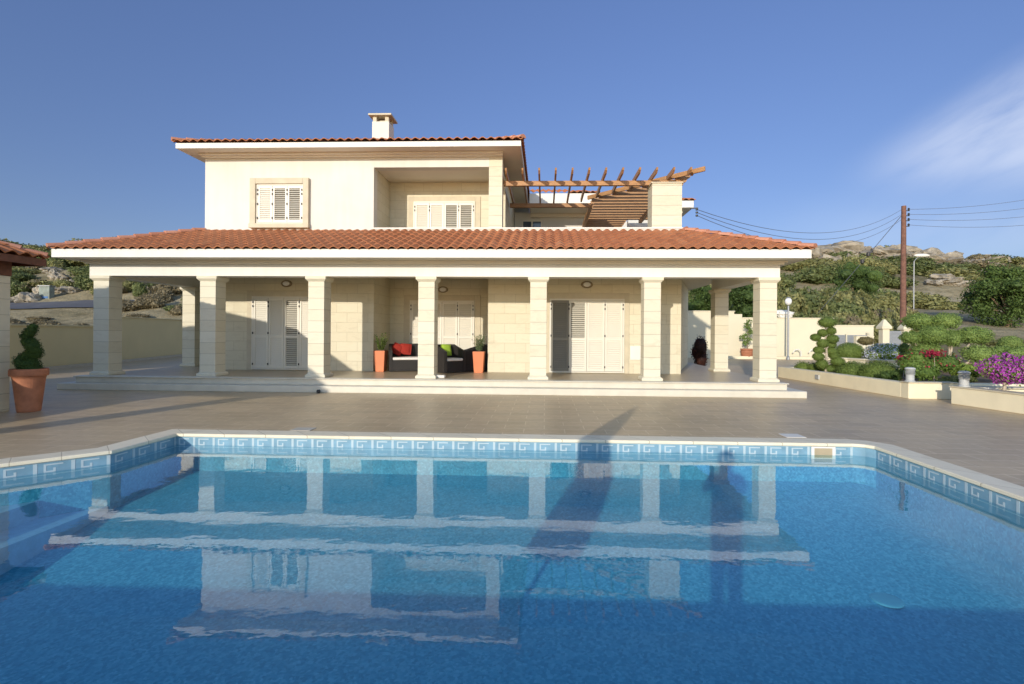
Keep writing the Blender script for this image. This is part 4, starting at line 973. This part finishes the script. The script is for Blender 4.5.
# ------------------------------------------------------------------ plants in the garden
def bush(name, c, r, leafmat, count, size, label, cat, core=True, group=None, stem=None, flowers=None, clump=1, seed=1, base=None, rmin=.86, rmax=1.05, bumpy=.10):
    """c: centre, r: radii"""
    bz = base if base is not None else max(.3, c[2] - r[2])
    t = empty(name, (c[0], c[1], bz), label, cat, group)
    rnd = random.Random(seed); m = MB(); bl = [(*c, *r)]
    if clump > 1:
        bl = []
        for _ in range(clump):
            a = rnd.uniform(0, 2 * pi); q = rnd.uniform(.1, .62); zz = rnd.uniform(-.45, .6)
            s_ = rnd.uniform(.34, .52); bl.append((c[0] + cos(a) * q * r[0], c[1] + sin(a) * q * r[1], c[2] + zz * r[2] * .8, r[0] * s_, r[1] * s_, r[2] * s_))
    if core:
        for q in bl: m.blob(q[:3], (q[3] * .86, q[4] * .86, q[5] * .86), 10, .08, seed)
    m.leaves(bl, count, size, rmin, rmax, rnd, seed=seed, bumpy=bumpy, floor_z=bz + .005)
    m.build('foliage', leafmat, t)
    if flowers:
        fm, fc, fs, up_ = flowers; m = MB()
        fl = [q for q in bl]
        m.leaves(fl, fc, fs, .98, 1.12, rnd, seed=seed, flat=.6, long=1.1, bumpy=bumpy, floor_z=c[2] - r[2] * up_)
        m.build('blossoms', fm, t)
    if stem:
        m = MB(); m.tube([(c[0], c[1], bz - .02), (c[0] + .02, c[1], bz + (c[2] - bz) * .6), (c[0], c[1], c[2])], [stem, stem * .8, stem * .6], 7); m.build('trunk', palebark_m, t)
    return t
def bx(px, py, Y): v = at(px, py, Y); return (v.x, Y, v.z)
bush('clipped_ball_shrub', bx(853, 375, 14.9), (.45, .45, .40), lf_clip, 7000, .022, 'left one of two clipped round green shrubs beside the cloud topiary', 'shrub', group='clipped round shrubs', base=.3, bumpy=.03)
bush('clipped_ball_shrub', bx(879, 376, 14.2), (.50, .50, .42), lf_clip, 8000, .022, 'clipped round green shrub nearest the corner bollard lamp', 'shrub', group='clipped round shrubs', base=.3, seed=4, bumpy=.03)
bush('clipped_ball_shrub', bx(849.5, 352, 21.9), (.56, .50, .40), lf_clip, 6500, .026, 'clipped round green shrub standing above the low cream retaining wall', 'shrub', group='clipped round shrubs', base=.33, seed=5, bumpy=.03)
t = empty('low_hedge', (9.5, 16.8, .3), 'low clipped green hedge along the far end of the raised bed', 'hedge')
m = MB(); bl = [(8.75 + .26 * i, 17.3 - .33 * i + (i % 2) * .06, .36, .25, .28, .20) for i in range(8)]
for q in bl: m.blob(q[:3], (q[3] * .85, q[4] * .85, q[5] * .85), 8, .1)
m.leaves(bl, 9000, .024, .85, 1.1, random.Random(5), floor_z=.3); m.build('foliage', lf_clip, t)
# cloud topiary with small pads
cx, cy = at(826, 350, 16.4).x, 16.4
t = empty('cloud_topiary', (cx, cy, .3), 'slender cloud-pruned topiary with a dozen small green pads on a pale trunk', 'topiary')
pads = [(826, 322.5, 8.5, 5.5), (831, 331, 4.5, 4), (824, 333, 5, 4), (817, 337.5, 4.8, 3.8), (832, 339, 6, 4.5), (821, 343.5, 5.5, 4.5), (833, 345, 5, 4), (818, 350, 5, 3.8), (832.5, 351.5, 6.5, 4), (834.5, 356, 5, 3.4), (817, 356.5, 5.5, 4.2), (836, 361.5, 6.5, 4.8), (821, 364, 5.5, 5), (830, 369, 6, 4)]
s_ = F / cy; rnd = random.Random(4); k = 0
lines = MB(); lines.tube([(cx, cy, .28), (cx + .02, cy, .9), (cx - .01, cy + .02, 1.5), (cx + .0, cy, 1.95)], [.045, .035, .025, .012], 7)
for (px, py, rx, ry) in pads:
    v = at(px, py, cy); yo = rnd.uniform(-.12, .12); m = MB(); q = (v.x, cy + yo, v.z, rx / s_, rx / s_ * .95, ry / s_)
    m.blob(q[:3], (q[3] * .88, q[4] * .88, q[5] * .88), 9); m.leaves([q], 1500, .018, .88, 1.05, rnd, bumpy=.02); m.build('foliage_pad', lf_clip, t)
    lines.tube([(cx, cy, v.z - .12), (v.x, cy + yo, v.z)], [.014, .009], 5)
lines.build('trunk', palebark_m, t)
# big cloud-pruned juniper
ty = 16.6; cx = at(948, 350, ty).x; s_ = F / ty
t = empty('cloud_pruned_tree', (cx, ty, .3), 'broad cloud-pruned juniper with large rounded green pads on bare pale branches', 'tree')
pads = [(918, 321.5, 14.5, 9, .5), (945.5, 321, 13.5, 8.5, .3), (911, 337.5, 9.5, 6.5, -.2), (934, 335.5, 15.5, 10.5, -.3), (953, 338.5, 8.5, 8.5, .1), (973.5, 335.5, 16.5, 9.5, .2), (925, 350, 13.5, 7.5, -.2), (978.5, 354, 14, 9, -.1), (895.5, 0, 0, 0, 0)]
tr = MB(); rnd = random.Random(8)
base = Vector((cx, ty, .28))
for (px, py, rx, ry, yo) in pads:
    if rx == 0: continue
    v = at(px, py, ty + yo); q = (v.x, v.y, v.z, rx / s_, rx / s_ * .85, ry / s_ * .93); m = MB(); q = (q[0], q[1], q[2], q[3] * .93, q[4], q[5])
    m.blob(q[:3], (q[3] * .86, q[4] * .86, q[5] * .82), 10, .12, px); m.leaves([q], int(190 * rx), .029, .84, 1.08, rnd, bumpy=.11, seed=px, flat=.8); m.build('foliage_pad', lf_juni, t)
    mid = base.lerp(v, .5) + Vector((rnd.uniform(-.15, .15), rnd.uniform(-.1, .1), -.1))
    tr.tube([base, base.lerp(mid, .5) + Vector((0, 0, -.03)), mid, v], [.065, .05, .035, .02], 7)
tr.build('trunk', palebark_m, t)
bush('clipped_ball_shrub', bx(1010, 343.5, 22), (.42, .42, .32), lf_juni, 3500, .03, 'small round clipped juniper on a stem behind the magenta bougainvillea', 'shrub', stem=.03, base=.32, seed=9)
bush('flowering_bush', bx(929, 366, 13.3), (.68, .55, .50), leaf('hibiscus_leaves', (.05, .10, .02), (.16, .24, .05)), 6500, .045, 'green bush dotted with dark red flowers beside the corner bollard lamp', 'bush', clump=9, flowers=(lf_red, 420, .045, .0), base=.3, seed=11, rmin=.6, rmax=1.15, bumpy=.25)
bush('flowering_bush', bx(903.5, 360, 14.6), (.17, .17, .13), lf_red, 500, .045, 'small tuft of crimson flowers left of the green bush', 'bush', core=False, base=.3, seed=12, rmin=.3, rmax=1.1, stem=.015)
bush('flowering_bush', bx(934, 353, 13.0), (.28, .2, .09), lf_red, 260, .04, 'crimson flower cluster rising from the top of the green bush', 'bush', core=False, base=.3, seed=23, rmin=.1, rmax=1.2, stem=.006)
bush('leafy_shrub', bx(962, 371.5, 13.8), (.55, .4, .26), lf_bright, 4200, .045, 'low bright green leafy shrub between the two bollard lamps', 'shrub', clump=6, base=.3, seed=13, rmin=.6, rmax=1.15, bumpy=.25)
bush('leafy_shrub', bx(957, 381, 12.9), (.62, .3, .16), lf_dark, 2600, .04, 'dark low shrub spreading behind the capped bed edge', 'shrub', clump=6, base=.3, seed=14, rmin=.6, rmax=1.1)
bush('bougainvillea', bx(1004, 370, 10.45), (.64, .5, .37), lf_bright, 3800, .035, 'round bougainvillea covered in vivid magenta flowers at the right edge', 'bush', clump=11, core=False, flowers=(lf_mag, 6200, .034, .85), base=.30, seed=15, rmin=.5, rmax=1.12, bumpy=.22, stem=.035)
bush('flowering_bush', bx(885.5, 354.5, 21.3), (.78, .6, .42), lf_bright, 4500, .04, 'rounded bush covered in pale blue flowers below the gate pillar', 'bush', flowers=(lf_blue, 2600, .045, .75), base=.33, seed=16, bumpy=.12)
bush('standard_topiary', bx(866, 341, 24.5), (.36, .3, .20), leaf('bronze_leaves', (.09, .08, .03), (.24, .20, .09)), 2200, .03, 'small bronze-green ball topiary on a thin stem behind the round shrub', 'topiary', stem=.02, base=.33, seed=17)
bush('leafy_shrub', bx(701, 353, 22.3), (.55, .5, .80), lf_maroon, 3000, .05, 'dark maroon-leaved shrub seen between the house and the back column', 'shrub', clump=7, base=.0, seed=18, rmin=.6, rmax=1.15)
bush('leafy_shrub', bx(1016, 354, 19.4), (.9, .5, .42), lf_juni, 3800, .04, 'rounded green shrub at the right edge behind the bougainvillea', 'shrub', clump=7, base=.3, seed=19, rmin=.7, rmax=1.12)
bush('leafy_shrub', bx(1000, 374, 12.6), (.6, .3, .22), lf_bright, 2500, .04, 'low green shrub directly behind the bougainvillea', 'shrub', clump=6, base=.3, seed=20, rmin=.6, rmax=1.12)
bush('leafy_shrub', bx(905, 352, 18.4), (.3, .3, .35), lf_juni, 1800, .04, 'narrow green shrub left of the juniper trunk', 'shrub', clump=5, base=.3, seed=21, rmin=.6, rmax=1.12)
bush('leafy_shrub', bx(890, 377, 13.4), (.34, .25, .20), leaf('ground_ivy', (.03, .06, .015), (.09, .14, .03)), 2000, .035, 'dark low shrub between the round shrub and the corner bollard', 'shrub', clump=5, base=.3, seed=22, rmin=.6, rmax=1.12)
# bowl in the near bed
m = MB(); v = bx(991, 391, 10.82); m.lathe([(.06, 0), (.10, .02), (.13, .08), (.12, .085), (.10, .05), (.03, .04)], (v[0], v[1], .301), 20); m.build('bowl', white_m, None, (v[0], v[1], .301), label='shallow white bowl on the soil at the foot of the bougainvillea', cat='bowl')
# potted plant by the wall
v = at(747, 357, 30.2); t = empty('terracotta_pot', (v.x, 30.2, 0), 'round terracotta pot against the cream garden wall, seen through the porch', 'plant pot')
MB().lathe([(.2, 0), (.30, .12), (.36, .42), (.34, .5), (.38, .52), (.38, .6), (.3, .6), (.28, .5), (.05, .48)], (v.x, 30.2, .001), 24).build('pot', terra_m, t)
t = empty('potted_shrub', (v.x, 30.2, .55), 'thin leafy shrub in the terracotta pot by the cream wall', 'plant')
m = MB(); rnd = random.Random(3); m.leaves([(v.x + rnd.uniform(-.22, .22), 30.2 + rnd.uniform(-.2, .2), .9 + .13 * i, .22, .22, .16) for i in range(11)], 900, .065, .2, 1.15, rnd, flat=1); m.build('foliage', lf_juni, t)
MB().tube([(v.x, 30.2, .5), (v.x + .05, 30.2, 1.2), (v.x, 30.2, 2.1)], [.03, .02, .01], 6).build('stem', bark_m, t)
# lamp post
v = at(788, 358, 29.6); zt = at(788, 298, 29.6).z
t = empty('lamp_post', (v.x, 29.6, 0), 'slim grey lamp post with a small pale globe in front of the cream wall', 'lamp post')
MB().lathe([(.09, 0), (.09, .15), (.055, .2), (.05, zt - .45)], (v.x, 29.6, .001), 12).build('pole', metal_m, t)
m = MB(); m.blob((v.x, 29.6, zt - .2), (.19, .19, .22), 8); m.smooth = True; m.build('globe', opal_m, t)
MB().lathe([(.12, 0), (.14, .03), (.06, .09)], (v.x, 29.6, zt - .03), 12).build('lamp_cap', metal_m, t)
# hose reels / swan-neck taps on the wall
for (px, lab) in ((795, 'left white swan-neck tap at the foot of the cream wall'), (811, 'right white swan-neck tap at the foot of the cream wall')):
    v = at(px, 352, 30.6); t = MB(); z = v.z
    t.tube([(v.x + .35, 30.6, 0), (v.x + .35, 30.6, z + .02), (v.x + .22, 30.6, z + .16), (v.x, 30.6, z + .12), (v.x - .12, 30.6, z - .05)], .035, 6); t.build('garden_tap', white_m, None, (v.x, 30.6, 0), label=lab, cat='tap', group='white taps by the wall')
v = at(785, 312, WYB + .1); m = MB(); m.blob((v.x, v.y, z3 + .27), (.55, .2, .22), 8, .5, 3); m.build('coping_boulder', pm('white_stone', (.75, .72, .64), .8), None, (v.x, v.y, z3 + .05), label='white boulder resting on top of the cream wall beside the lamp post', cat='rock')
# bollard lamps
def bollard():
    t = empty('bollard_lamp', (0, 0, 0), 'x', 'bollard lamp', 'grey bollard lamps on the bed edging')
    MB().lathe([(.105, 0), (.105, .02), (.085, .03), (.085, .16)], (0, 0, 0), 24).build('base', lampgrey_m, t)
    m = MB()
    for i in range(4): m.lathe([(.075, .165 + .03 * i), (.10, .168 + .03 * i), (.10, .178 + .03 * i), (.075, .186 + .03 * i)], (0, 0, 0), 24)
    m.build('louvre', lampgrey_m, t)
    MB().lathe([(.10, .285), (.11, .29), (.105, .315), (.07, .335), (.02, .34)], (0, 0, 0), 24).build('lamp_cap', lampgrey_m, t)
    return t
b1 = bollard(); v = at(910, 382, 12.13); b1.location = (v.x, 12.13, .396); b1['label'] = 'grey louvred bollard lamp on the corner of the long raised bed'
b2_ = copy_tree(b1); v = at(964, 388, 11.1); b2_.location = (v.x, 11.1, .392); b2_['label'] = 'grey louvred bollard lamp on the stone cap of the near raised bed'
v = at(808, 0, 15.3)
m = MB(); p = (8.22 + .0, 15.4); m.box(8.19, 8.235, 15.3, 15.48, .14, .27); m.build('recessed_light', lampgrey_m, None, (8.21, 15.39, .14), label='small grey light set into the edging of the long raised bed', cat='lamp')

# ------------------------------------------------------------------ utility pole, wires, street lamp
uy = 36.0; ub = at(903, 320, uy); ux = ub.x; utz = at(903, 206, uy).z; gz = terr(ux, uy)
t = empty('utility_pole', (ux, uy, gz), 'tall reddish timber utility pole carrying overhead wires', 'utility pole')
MB().tube([(ux, uy, gz - .5), (ux, uy, utz)], [.20, .145], 12).build('pole', pole_m, t)
levels = [at(903, py, uy).z for py in (209.5, 214.5, 219.5, 225)]
for z in levels:
    m = MB(); m.lathe([(.03, -.12), (.07, -.1), (.05, -.02), (.08, 0), (.05, .08), (.02, .1)], (ux + .3, uy - .05, z), 10); m.bar((ux + .1, uy - .05, z - .1), (ux + .34, uy - .05, z - .1), .05, .05)
    m.build('insulator', hinge_m, t)
def wire(a, b, sag, r, label, group='overhead wires on the utility pole'):
    a = Vector(a); b = Vector(b); pts = []
    for i in range(25):
        f = i / 24; p = a.lerp(b, f); p.z -= sag * 4 * f * (1 - f); pts.append(p)
    m = MB(); m.tube(pts, r, 5); m.build('overhead_wire', wire_m, None, tuple(a), label=label, cat='wire', group=group)
names = ['topmost', 'second highest', 'third highest', 'lowest']
for i, z in enumerate(levels):
    if i < 3:
        e = (5.93, 19.88, (6.36, 6.24, 6.12)[i]); wire((ux - .17, uy, z - .02), e, 1.25 + .12 * i, .012, f'{["topmost", "middle", "lowest"][i]} of the three wires sagging from the utility pole to the villa')
    e = at(1080, (189, 199, 209, 219)[i], 38); wire((ux + .3, uy - .05, z), e, .35, .013, f'{names[i]} of the four wires running right from the utility pole')
gp = at(806, 320, 44); gp.z = terr(gp.x, 44); wire((ux - .17, uy, utz - .7), gp, .05, .022, 'pale guy wire slanting down left from the utility pole into the shrubs', None)
for (f_, lab) in ((.30, 'upper black insulator on the slanting guy wire'), (.36, 'lower black insulator on the slanting guy wire')):
    p = Vector((ux - .17, uy, utz - .7)).lerp(gp, f_); m = MB(); m.lathe([(.05, -.18), (.13, -.12), (.13, .12), (.05, .18)], tuple(p), 8); m.build('insulator', hinge_m, None, tuple(p), label=lab, cat='insulator', group='insulators on the guy wire')
sy = 62; v = at(914, 262, sy); gz2 = terr(v.x, sy); h = at(914, 259, sy).z
t = empty('street_lamp', (v.x, sy, gz2), 'thin street lamp with an elongated white head right of the utility pole', 'street lamp')
hx = at(921, 255, sy).x
MB().tube([(v.x, sy, gz2 - .3), (v.x, sy, h - .3), (v.x + .3, sy, h + .1), (hx, sy, h + .35)], [.07, .05, .04, .03], 8).build('pole', metal_m, t)
m = MB(); m.blob((hx + .1, sy, h + .42), (.95, .3, .22), 8); 
m.smooth = True; m.build('lamp_head', white_m, t)

# ------------------------------------------------------------------ hillside vegetation and rocks
def shrub_mesh(name, mat, seed, n=2600, sz=.10, flat_top=.7, clump=12):
    rnd = random.Random(seed); m = MB(); bl = []
    for i in range(clump):
        a = rnd.uniform(0, 2 * pi); q = rnd.uniform(0, .68); s_ = rnd.uniform(.28, .5)
        bl.append((cos(a) * q, sin(a) * q, .30 + rnd.uniform(-.1, .42) * (1 - q * .7), s_, s_, s_ * flat_top))
    for q in bl: m.blob(q[:3], (q[3] * .78, q[4] * .78, q[5] * .78), 6, .25, seed)
    m.leaves(bl, n, sz, .75, 1.22, rnd, flat=.9, seed=seed, floor_z=-.05)
    return m.mesh(name, mat)
SM = {'olive': [shrub_mesh('shrub', lf_hill, i) for i in range(3)], 'dark': [shrub_mesh('shrub_dark', lf_dark, 20 + i) for i in range(2)], 'dry': [shrub_mesh('shrub_dry', lf_dry, 40 + i, 1700, .09) for i in range(2)]}
LAB = {('olive', 'r'): 'olive green scrub bush on the hillside right of the villa', ('dark', 'r'): 'dark green scrub bush on the hillside right of the villa', ('dry', 'r'): 'greyish dry scrub bush on the hillside right of the villa',
       ('olive', 'l'): 'olive green scrub bush on the slope beyond the left garden wall', ('dark', 'l'): 'dark green scrub bush on the slope beyond the left garden wall', ('dry', 'l'): 'pale dry scrub bush on the slope beyond the left garden wall'}
nsh = [0]
def hill_shrub(px, Y, w, h, kind, side, rnd):
    x = at(px, 300, Y).x; z = terr(x, Y)
    o = bpy.data.objects.new('scrub_bush', rnd.choice(SM[kind])); COL.objects.link(o)
    o.location = (x, Y, z - .12 * h); o.scale = (w / 2, w / 2 * rnd.uniform(.8, 1.1), h); o.rotation_euler = (0, 0, rnd.uniform(0, 6.28))
    tag(o, LAB[(kind, side)], 'bush', f'{kind} scrub bushes on the {"right" if side == "r" else "left"} slope'); nsh[0] += 1
rnd = random.Random(99)
# dense belt just behind the right wall
for i in range(34):
    px = 688 + i * 6.6 + rnd.uniform(-3, 3); Y = rnd.uniform(37, 43); hill_shrub(px, Y, rnd.uniform(2.6, 3.8), rnd.uniform(1.7, 2.6), rnd.choice(['olive', 'olive', 'dark', 'dry'] if px > 850 else ['olive', 'olive', 'dark']), 'r', rnd)
for i in range(24):
    px = 690 + i * 7.4 + rnd.uniform(-5, 5); Y = rnd.uniform(45, 60); hill_shrub(px, Y, rnd.uniform(4, 6), rnd.uniform(2.2, 3.6), rnd.choice(['olive', 'dark', 'olive']), 'r', rnd)
for i in range(28):
    px = rnd.uniform(690, 905); Y = rnd.uniform(62, 105); hill_shrub(px, Y, rnd.uniform(5, 9), rnd.uniform(1.8, 3.2), rnd.choice(['olive', 'dark', 'olive']), 'r', rnd)
# far slope right, above the field
for i in range(46):
    px = rnd.uniform(780, 1040); Y = rnd.uniform(95, 150); hill_shrub(px, Y, rnd.uniform(6, 13), rnd.uniform(1.8, 3.6), rnd.choice(['olive', 'dark', 'olive', 'dry']), 'r', rnd)
for (px, Y, w, h) in ((908, 74, 6, 2.2), (924, 72, 7, 2.3), (940, 71, 6, 1.6), (915, 73, 6, 2.6), (1012, 34.6, 3.6, .9), (1028, 34.8, 3.6, 1.0), (996, 38, 2.6, .5), (975, 92, 8, 2), (1000, 88, 8, 2.2), (1018, 84, 8, 2.4), (950, 96, 9, 2.2)):
    hill_shrub(px, Y, w, h, 'olive', 'r', rnd)
for i in range(16):
    px = rnd.uniform(780, 1040); Y = rnd.uniform(150, 166); hill_shrub(px, Y, rnd.uniform(5, 10), rnd.uniform(1.5, 3.4), 'dark', 'r', rnd)
# left slope
for i in range(26):
    px = rnd.uniform(108, 205); Y = rnd.uniform(38, 50); hill_shrub(px, Y, rnd.uniform(1.4, 3.0), rnd.uniform(.6, 1.4), rnd.choice(['dry', 'dry', 'dark']), 'l', rnd)
for i in range(34):
    px = rnd.uniform(-5, 205); Y = rnd.uniform(57, 70); hill_shrub(px, Y, rnd.uniform(3.5, 6), rnd.uniform(1.3, 2.4), rnd.choice(['olive', 'dark', 'olive']), 'l', rnd)
for i in range(58):
    px = rnd.uniform(-5, 205); Y = rnd.uniform(44, 58); hill_shrub(px, Y, rnd.uniform(1.6, 4.0), rnd.uniform(.7, 1.7), rnd.choice(['dry', 'dark', 'dark', 'olive']), 'l', rnd)
for i in range(16):
    px = rnd.uniform(0, 205); Y = rnd.uniform(30, 38); hill_shrub(px, Y, rnd.uniform(1.2, 2.2), rnd.uniform(.3, .6), 'dry', 'l', rnd)
# rocks
def rock_mesh(seed):
    m = MB(); m.blob((0, 0, 0), (1, 1, .8), 12, .55, seed * 3.1); return m.mesh('rock', rock_m)
RM = [rock_mesh(i) for i in range(5)]
def rock(px, Y, w, h, side='r'):
    x = at(px, 300, Y).x; z = terr(x, Y); o = bpy.data.objects.new('rock', rnd.choice(RM)); COL.objects.link(o)
    o.location = (x, Y, z + h * .12); o.scale = (w / 2, w / 2 * rnd.uniform(.6, 1), h * .7); o.rotation_euler = (rnd.uniform(-.2, .2), rnd.uniform(-.2, .2), rnd.uniform(0, 6.28))
    tag(o, 'pale limestone rock outcrop on the hillside ' + ('right of the villa' if side == 'r' else 'beyond the left garden wall'), 'rock', 'rocks on the ' + ('right' if side == 'r' else 'left') + ' slope')
for i in range(24): rock(rnd.uniform(800, 1000), rnd.uniform(125, 152), rnd.uniform(4, 9), rnd.uniform(1.5, 3.2))
for i in range(16): rock(rnd.uniform(935, 1015), rnd.uniform(92, 122), rnd.uniform(2, 5), rnd.uniform(.8, 1.8))
for i in range(10): rock(rnd.uniform(930, 985), rnd.uniform(84, 94), rnd.uniform(2.5, 6), rnd.uniform(.6, 1.2))
for (px, Y, w, h) in ((838, 112, 9, 4), (852, 110, 5, 4.5), (880, 125, 10, 3), (905, 120, 9, 3), (816, 128, 12, 4.5), (930, 128, 11, 4.5), (945, 126, 8, 3.6), (896, 130, 9, 4), (990, 118, 5, 2.6), (835, 133, 12, 4.5)): rock(px, Y, w, h)
for i in range(22): rock(rnd.uniform(-5, 200), rnd.uniform(42, 55), rnd.uniform(.6, 2.0), rnd.uniform(.3, .9), 'l')
rock(30, 43.0, 1.7, 1.0, 'l'); rock(24, 43.2, 1.4, .9, 'l')
# tree right
Y = 47; c = at(1008, 296, Y); s_ = F / Y
gz = terr(c.x, Y)
t = empty('broad_tree', (c.x, Y, gz), 'broad dark green evergreen tree at the right edge on the dry field', 'tree')
rnd = random.Random(12); bl = []
for i in range(54):
    a = rnd.uniform(0, 2 * pi); zz = rnd.uniform(-1, 1); q = sqrt(max(0, 1 - zz * zz * .85)) * rnd.uniform(.3, .95)
    r = rnd.uniform(.55, 1.05); bl.append((c.x + cos(a) * q * 3.3, Y + sin(a) * q * 3.0, c.z + .05 + zz * 2.35, r, r, r * .75))
m = MB()
for q in bl[::2]: m.blob(q[:3], (q[3] * .55, q[4] * .55, q[5] * .55), 6, .3, q[0])
m.leaves(bl, 17000, .14, .55, 1.15, rnd, flat=1, bumpy=.3); m.build('crown', lf_tree, t)
m = MB(); bp0 = Vector((c.x, Y, gz - .2)); m.tube([bp0, bp0 + Vector((.1, 0, 1.2)), bp0 + Vector((0, 0, 2.4))], [.28, .22, .16], 9)
for q in bl[::4]: m.tube([bp0 + Vector((.05, 0, 1.1)), Vector(q[:3]) * .5 + (bp0 + Vector((0, 0, 1.6))) * .5, Vector(q[:3])], [.12, .07, .03], 6)
m.build('trunk', bark_m, t)
# trees behind the wall seen through the porch
def small_tree(px, py, Y, rx, rz_, label, seed):
    c = at(px, py, Y); gz = terr(c.x, Y); t = empty('evergreen_tree', (c.x, Y, gz), label, 'tree'); rnd = random.Random(seed); bl = []
    for i in range(30):
        a = rnd.uniform(0, 2 * pi); zz = rnd.uniform(-1, 1); q = sqrt(max(0, 1 - zz * zz)) * rnd.uniform(.2, .85); r = rnd.uniform(.28, .45) * rx
        bl.append((c.x + cos(a) * q * rx, Y + sin(a) * q * rx, c.z + zz * rz_ * .75, r, r, r * .8))
    m = MB()
    for q in bl[::2]: m.blob(q[:3], (q[3] * .6, q[4] * .6, q[5] * .6), 6, .3, q[0])
    m.leaves(bl, 8000, .10, .6, 1.15, rnd, flat=1, bumpy=.3); m.build('crown', lf_tree, t)
    MB().tube([(c.x, Y, gz - .3), (c.x + .1, Y, c.z)], [.2, .1], 8).build('trunk', bark_m, t)
small_tree(745, 300, 37, 2.0, 1.5, 'dense dark tree behind the garden wall, seen through the right end of the porch', 41)
small_tree(703, 300, 37, 1.7, 1.5, 'dark tree behind the garden wall just right of the house wall', 42)
small_tree(852, 285, 58, 3.2, 2.6, 'rounded grey-green tree on the slope left of the utility pole', 43)
# dark grey strip laid over the terrain, and cabinet, on the left slope
m = MB(); r_ = []
for i in range(30):
    x = -75 + i * 1.38; r_.append((x, 41.0 + .03 * (x + 50)))
n = len(r_)
for off in (-1.2, -.4, .4, 1.2):
    for (x, y) in r_: m.v.append((x, y + off, max(terr(x, y + off), 0) + .10))
for k in range(3):
    for i in range(n - 1): m.f.append((k * n + i, k * n + i + 1, (k + 1) * n + i + 1, (k + 1) * n + i))
m.build('dark_strip', strip_m, None, kind='structure')
v = at(44, 292, 43.5); z0 = terr(v.x, 43.5)
t = empty('utility_cabinet', (v.x, 43.5, z0), 'grey-green cabinet with a small blue panel on the left slope', 'cabinet')
hc = .95; zc = at(44, 301, 43.5).z
MB().box(v.x - .5, v.x + .5, 43.5, 44.0, min(z0, zc) - .2, zc + 1.35).build('cabinet_body', pm('cabinet_grey', (.20, .23, .20), .7, .25, 3), t, bevel=.02)
MB().box(v.x - .3, v.x + .38, 43.48, 43.498, zc + .25, zc + .42).build('blue_panel', pm('cabinet_blue', (.05, .14, .32), .5), t)
MB().box(v.x - .56, v.x + .56, 43.45, 44.05, zc + 1.35, zc + 1.42).build('cabinet_roof', metal_m, t)

# ------------------------------------------------------------------ behind the photographer: closed parasol and the person whose shadows fall on the pool
t = empty('closed_parasol', (-1.87, -.15, 0), 'closed parasol standing on the near pool deck, casting a pointed shadow on the pool', 'parasol')
X0, Y0 = -1.87, -.15
MB().lathe([(.28, 0), (.28, .06), (.06, .09), (.04, .2)], (X0, Y0, .001), 20).build('base', metal_m, t)
MB().tube([(X0, Y0, .1), (X0, Y0, 2.62)], .025, 10).build('pole', wood_m, t)
m = MB(); k = 32; prof = [(.27, .55), (.27, .8), (.24, 1.15), (.21, 1.5), (.19, 1.75), (.14, 2.1), (.08, 2.4), (.03, 2.56)]
for r, z in prof:
    for j in range(k): a = 2 * pi * j / k; rr = r * (1 + .16 * (j % 4 == 0) - .12 * (j % 4 == 2)); m.v.append((X0 + rr * cos(a), Y0 + rr * sin(a), z))
for i in range(len(prof) - 1):
    for j in range(k): m.f.append((i * k + j, i * k + (j + 1) % k, (i + 1) * k + (j + 1) % k, (i + 1) * k + j))
m.build('canopy', fabric_m, t)
# person
def person():
    H = Vector((-.17, -.48, 0)); me = bpy.data.meshes.new('person')
    V_ = [(0, 0, .93), (0, 0, 1.12), (0, 0, 1.34), (0, .01, 1.45), (0, .02, 1.53), (.18, 0, 1.38), (-.18, 0, 1.38), (.26, .10, 1.20), (-.26, .10, 1.20), (.12, .28, 1.34), (-.12, .28, 1.34), (.08, .02, .86), (-.08, .02, .86), (.085, .02, .48), (-.085, .0, .48), (.08, -.01, .09), (-.08, -.02, .09), (.09, .12, .04), (-.09, .11, .04), (.08, .36, 1.36), (-.08, .36, 1.36)]
    E_ = [(0, 1), (1, 2), (2, 3), (3, 4), (2, 5), (2, 6), (5, 7), (6, 8), (7, 9), (8, 10), (0, 11), (0, 12), (11, 13), (12, 14), (13, 15), (14, 16), (15, 17), (16, 18), (9, 19), (10, 20)]
    R_ = [.15, .14, .17, .065, .055, .07, .07, .048, .048, .035, .035, .10, .10, .065, .065, .045, .045, .035, .035, .03, .03]
    R_ = [r * 1.35 for r in R_]; me.from_pydata(V_, E_, []); o = bpy.data.objects.new('person', me); COL.objects.link(o); o.location = H
    me.materials.append(cloth_m)
    md = o.modifiers.new('skin', 'SKIN'); s2 = o.modifiers.new('sub', 'SUBSURF'); s2.levels = 1; s2.render_levels = 2
    if not me.skin_vertices: me.attributes  # created by the modifier below
    import bmesh
    bm = bmesh.new(); bm.from_mesh(me); ly = bm.verts.layers.skin.verify(); bm.verts.ensure_lookup_table()
    for i, v in enumerate(bm.verts): v[ly].radius = (R_[i], R_[i] * .8); v[ly].use_root = (i == 0)
    bm.to_mesh(me); bm.free()
    tag(o, 'person in dark clothes standing at the pool edge holding up a camera', 'person')
    h = MB(); h.blob((0, .03, 1.62), (.105, .115, .125), 14, .03); h.blob((0, .145, 1.60), (.014, .022, .022), 6); h.blob((.105, .03, 1.61), (.012, .02, .03), 6); h.blob((-.105, .03, 1.61), (.012, .02, .03), 6); h.smooth = True
    hd = h.build('head', skin_m, None); hd.parent = o
    h = MB(); h.blob((0, .005, 1.655), (.115, .125, .112), 12, .08); h.smooth = True; hd = h.build('hair', hinge_m, None); hd.parent = o
    c = MB(); 
    for sx in (-1, 1):
        for q in range(5): c.tube([(sx * .08, .39, 1.35 + .018 * q), (sx * .05, .42, 1.355 + .018 * q), (sx * .03, .40, 1.355 + .018 * q)], .0085, 6)
    c.smooth = True; hd = c.build('hand', skin_m, None); hd.parent = o
person()
print('shrubs', nsh[0], 'objects', len(S.objects))
